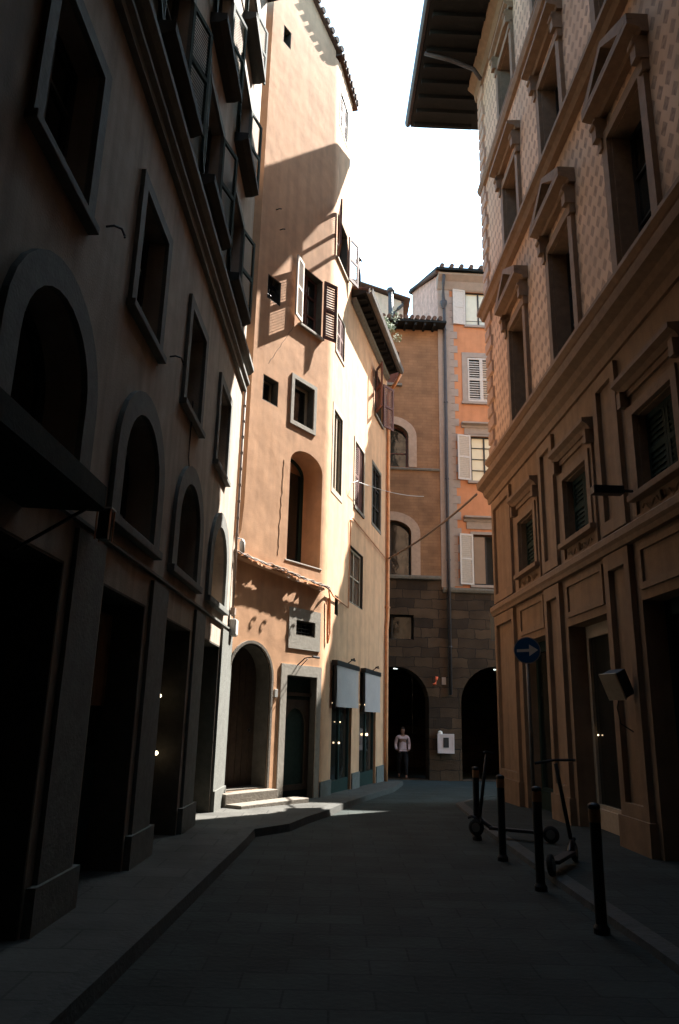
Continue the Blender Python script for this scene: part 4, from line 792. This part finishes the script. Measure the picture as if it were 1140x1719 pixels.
# ------------------------------------------------------------------ awning and lantern on the left wall
s0, s1 = L.at(0, 1000)[0]-.2, -6.6; t = thing('awning', 'dark folded shop awning on the near left wall', 'awning', L.w(-9, 2.9, 0)); mb = MB(); mould(mb, L, -12.2, -8.05, [(.0, 3.35), (.55, 3.05), (.55, 2.9), (.52, 2.88), (.0, 2.9)]); mb.build('canopy', 'greenwood', t)
mb = MB(); mb.tube([L.w(-8.1, 2.6, 0), L.w(-8.1, 2.9, .47)], .012, 6); mb.build('arm', 'metal', t); mb = MB(); mb.tube([L.w(-12, 2.6, 0), L.w(-12, 2.9, .47)], .012, 6); mb.build('arm', 'metal', t)
s_, z = L.at(172, 882, .12); t = thing('lantern', 'rectangular dark hanging lantern with a bright top edge by the awning', 'lantern', L.w(s_, z, .12)); mb = MB(); c0 = L.w(s_, z, .14)
for dx in (-.055, .055):
    for dy in (-.055, .055): mb.tube([c0+Vector((dx, dy, -.13)), c0+Vector((dx, dy, .13))], .006, 6)
mb.build('cage', 'copper', t); mb = MB(); mb.box(c0.x-.065, c0.x+.065, c0.y-.065, c0.y+.065, c0.z+.13, c0.z+.145); mb.tube([c0+Vector((0, 0, .14)), c0+Vector((-.1, 0, .22)), c0+Vector((-.16, 0, .22))], .006, 6); mb.build('lid', 'box', t)
mb = MB(); mb.box(c0.x-.045, c0.x+.045, c0.y-.045, c0.y+.045, c0.z-.12, c0.z+.12); mb.build('glass', 'glass', t)
# mottled brown board inside near left shop
s_, z = L.at(175, 1100, -.33); t = thing('display_board', 'brown poster board behind the near left shop door', 'poster', L.w(s_, 1.2, -.33)); mb = MB(); fbox(mb, L, s_-.22, s_+.22, z-.5, z+.42, -.345, -.33); mb.build('board', 'shopwarm', t)
# ------------------------------------------------------------------ doorstep
t = thing('doorstep', 'two worn stone steps leading up to the arched door', 'steps', O1.w(.5, 0, .2)); mb = MB(); fbox(mb, O1, -.14, 1.16, -.05, .395, -.3, .24); mb.build('upper_step', 'stone', t, bevel=.012)
mb = MB(); fbox(mb, O1, -.12, 1.62, -.05, .25, .24, .56); mb.build('lower_step', 'stone', t, bevel=.012)
# ------------------------------------------------------------------ shrub on the roof terrace
c0 = pt(646, 549, 22.6); t = thing('roof_shrub', 'leafy potted shrub on the roof edge behind the gutter', 'shrub', c0-Vector((0, 0, .6))); mb = MB(); rnd = random.Random(3)
cl = [(c0+Vector((rnd.gauss(0, .19), rnd.gauss(0, .22), rnd.gauss(0, .17))), rnd.uniform(.12, .22)) for _ in range(22)]
for q, rr in cl:
    for _ in range(90):
        d = Vector((rnd.gauss(0, 1), rnd.gauss(0, 1), rnd.gauss(0, 1))).normalized()*rr*rnd.uniform(.4, 1.15); a = q+d; u = Vector((rnd.uniform(-1, 1), rnd.uniform(-1, 1), rnd.uniform(-1, 1))).normalized(); v = u.orthogonal().normalized(); l = rnd.uniform(.02, .038)
        mb.add([a-u*l, a+v*l*.5, a+u*l, a-v*l*.5], [(0, 1, 2, 3)])
mb.build('foliage', 'leaf', t); mb = MB()
for q, rr in cl[:8]: mb.tube([c0-Vector((0, 0, .5)), (c0-Vector((0, 0, .4))).lerp(q, .5), q], .012, 5)
mb.build('stem', 'stem', t); mb = MB(); mb.lathe(c0-Vector((0, 0, .9)), [(.15, 0), (.22, .4), (.24, .4), (.24, .46)], 16); mb.build('pot', 'tile', t)
# ------------------------------------------------------------------ person walking out of the arch
def person():
    fx = pt(676, 1240, 25.9); g0 = gz(25.1); H = 1.62; ex = Vector((1, 0, 0)); t = thing('person', 'person in a pale pink long sleeved shirt and black trousers walking under the left arch', 'person', (fx.x, 25.9, g0))
    def sk(name, verts, edges, radii, m, parent, sub=2):
        me = bpy.data.meshes.new(name); me.from_pydata(verts, edges, []); o = bpy.data.objects.new(name, me); C.objects.link(o); o.parent = parent; me.materials.append(M[m])
        md = o.modifiers.new('skin', 'SKIN'); sl_ = me.skin_vertices[0].data
        for i, r_ in enumerate(radii): sl_[i].radius = r_ if isinstance(r_, tuple) else (r_, r_); sl_[i].use_root = (i == 0)
        md.use_smooth_shade = True; sb = o.modifiers.new('sub', 'SUBSURF'); sb.levels = sb.render_levels = sub; return o
    h = H
    V_ = [(0, 0, .54*h), (0, 0, .62*h), (0, .01, .74*h), (0, 0, .81*h), (0, -.01, .85*h), (0, -.015, .89*h), (0, -.02, .94*h), (0, -.01, .975*h),
         (.10, 0, .51*h), (.11, -.14, .29*h), (.11, -.06, .06*h), (.11, -.20, .03*h), (-.10, 0, .51*h), (-.11, .05, .29*h), (-.11, .20, .08*h), (-.11, .08, .03*h),
         (.19, 0, .80*h), (.225, .03, .66*h), (.20, -.14, .56*h), (.16, -.19, .55*h), (-.19, 0, .80*h), (-.235, .02, .66*h), (-.22, -.13, .56*h), (-.18, -.18, .55*h)]
    E_ = [(0, 1), (1, 2), (2, 3), (3, 4), (4, 5), (5, 6), (6, 7), (0, 8), (8, 9), (9, 10), (10, 11), (0, 12), (12, 13), (13, 14), (14, 15), (3, 16), (16, 17), (17, 18), (18, 19), (3, 20), (20, 21), (21, 22), (22, 23)]
    Rr = [.12, .12, .14, .10, .052, .07, .085, .06, .085, .058, .04, .035, .085, .058, .04, .035, .055, .042, .03, .028, .055, .042, .03, .028]
    sk('body', V_, E_, Rr, 'skin', t)
    sk('shirt', [V_[i] for i in (1, 2, 3, 16, 17, 18, 20, 21, 22)]+[(0, 0, .575*h)], [(9, 0), (0, 1), (1, 2), (2, 3), (3, 4), (4, 5), (2, 6), (6, 7), (7, 8)], [.14, .155, .11, .068, .056, .042, .068, .056, .042, .14], 'cloth_shirt', t)
    sk('trousers', [V_[0], V_[8], V_[9], V_[10], V_[12], V_[13], V_[14], (0, 0, .59*h)], [(7, 0), (0, 1), (1, 2), (2, 3), (0, 4), (4, 5), (5, 6)], [.135, .10, .075, .06, .10, .075, .06, .13], 'trousers', t)
    sk('hair', [(0, .03, .945*h), (0, .0, .985*h), (0, -.05, .985*h)], [(0, 1), (1, 2)], [.085, .075, .045], 'hair', t)
    for k, i in ((1, 19), (-1, 23)):
        b = Vector(V_[i]); vs = [tuple(b), tuple(b+Vector((-k*.02, -.05, -.01)))]; es = [(0, 1)]; rr = [(.02, .026), (.018, .03)]
        for j, l in enumerate((.06, .07, .065, .05)):
            o_ = b+Vector((-k*.02, -.055, .022-.015*j)); n_ = len(vs); vs += [tuple(o_+Vector((-k*.01, -l*.5, 0))), tuple(o_+Vector((-k*.035, -l*.8, -.01)))]; es += [(1, n_), (n_, n_+1)]; rr += [.008, .007]
        n_ = len(vs); vs += [tuple(b+Vector((-k*.04, -.03, .03))), tuple(b+Vector((-k*.06, -.05, .04)))]; es += [(0, n_), (n_, n_+1)]; rr += [.01, .008]
        sk('hand', vs, es, rr, 'skin', t, 1)
person()
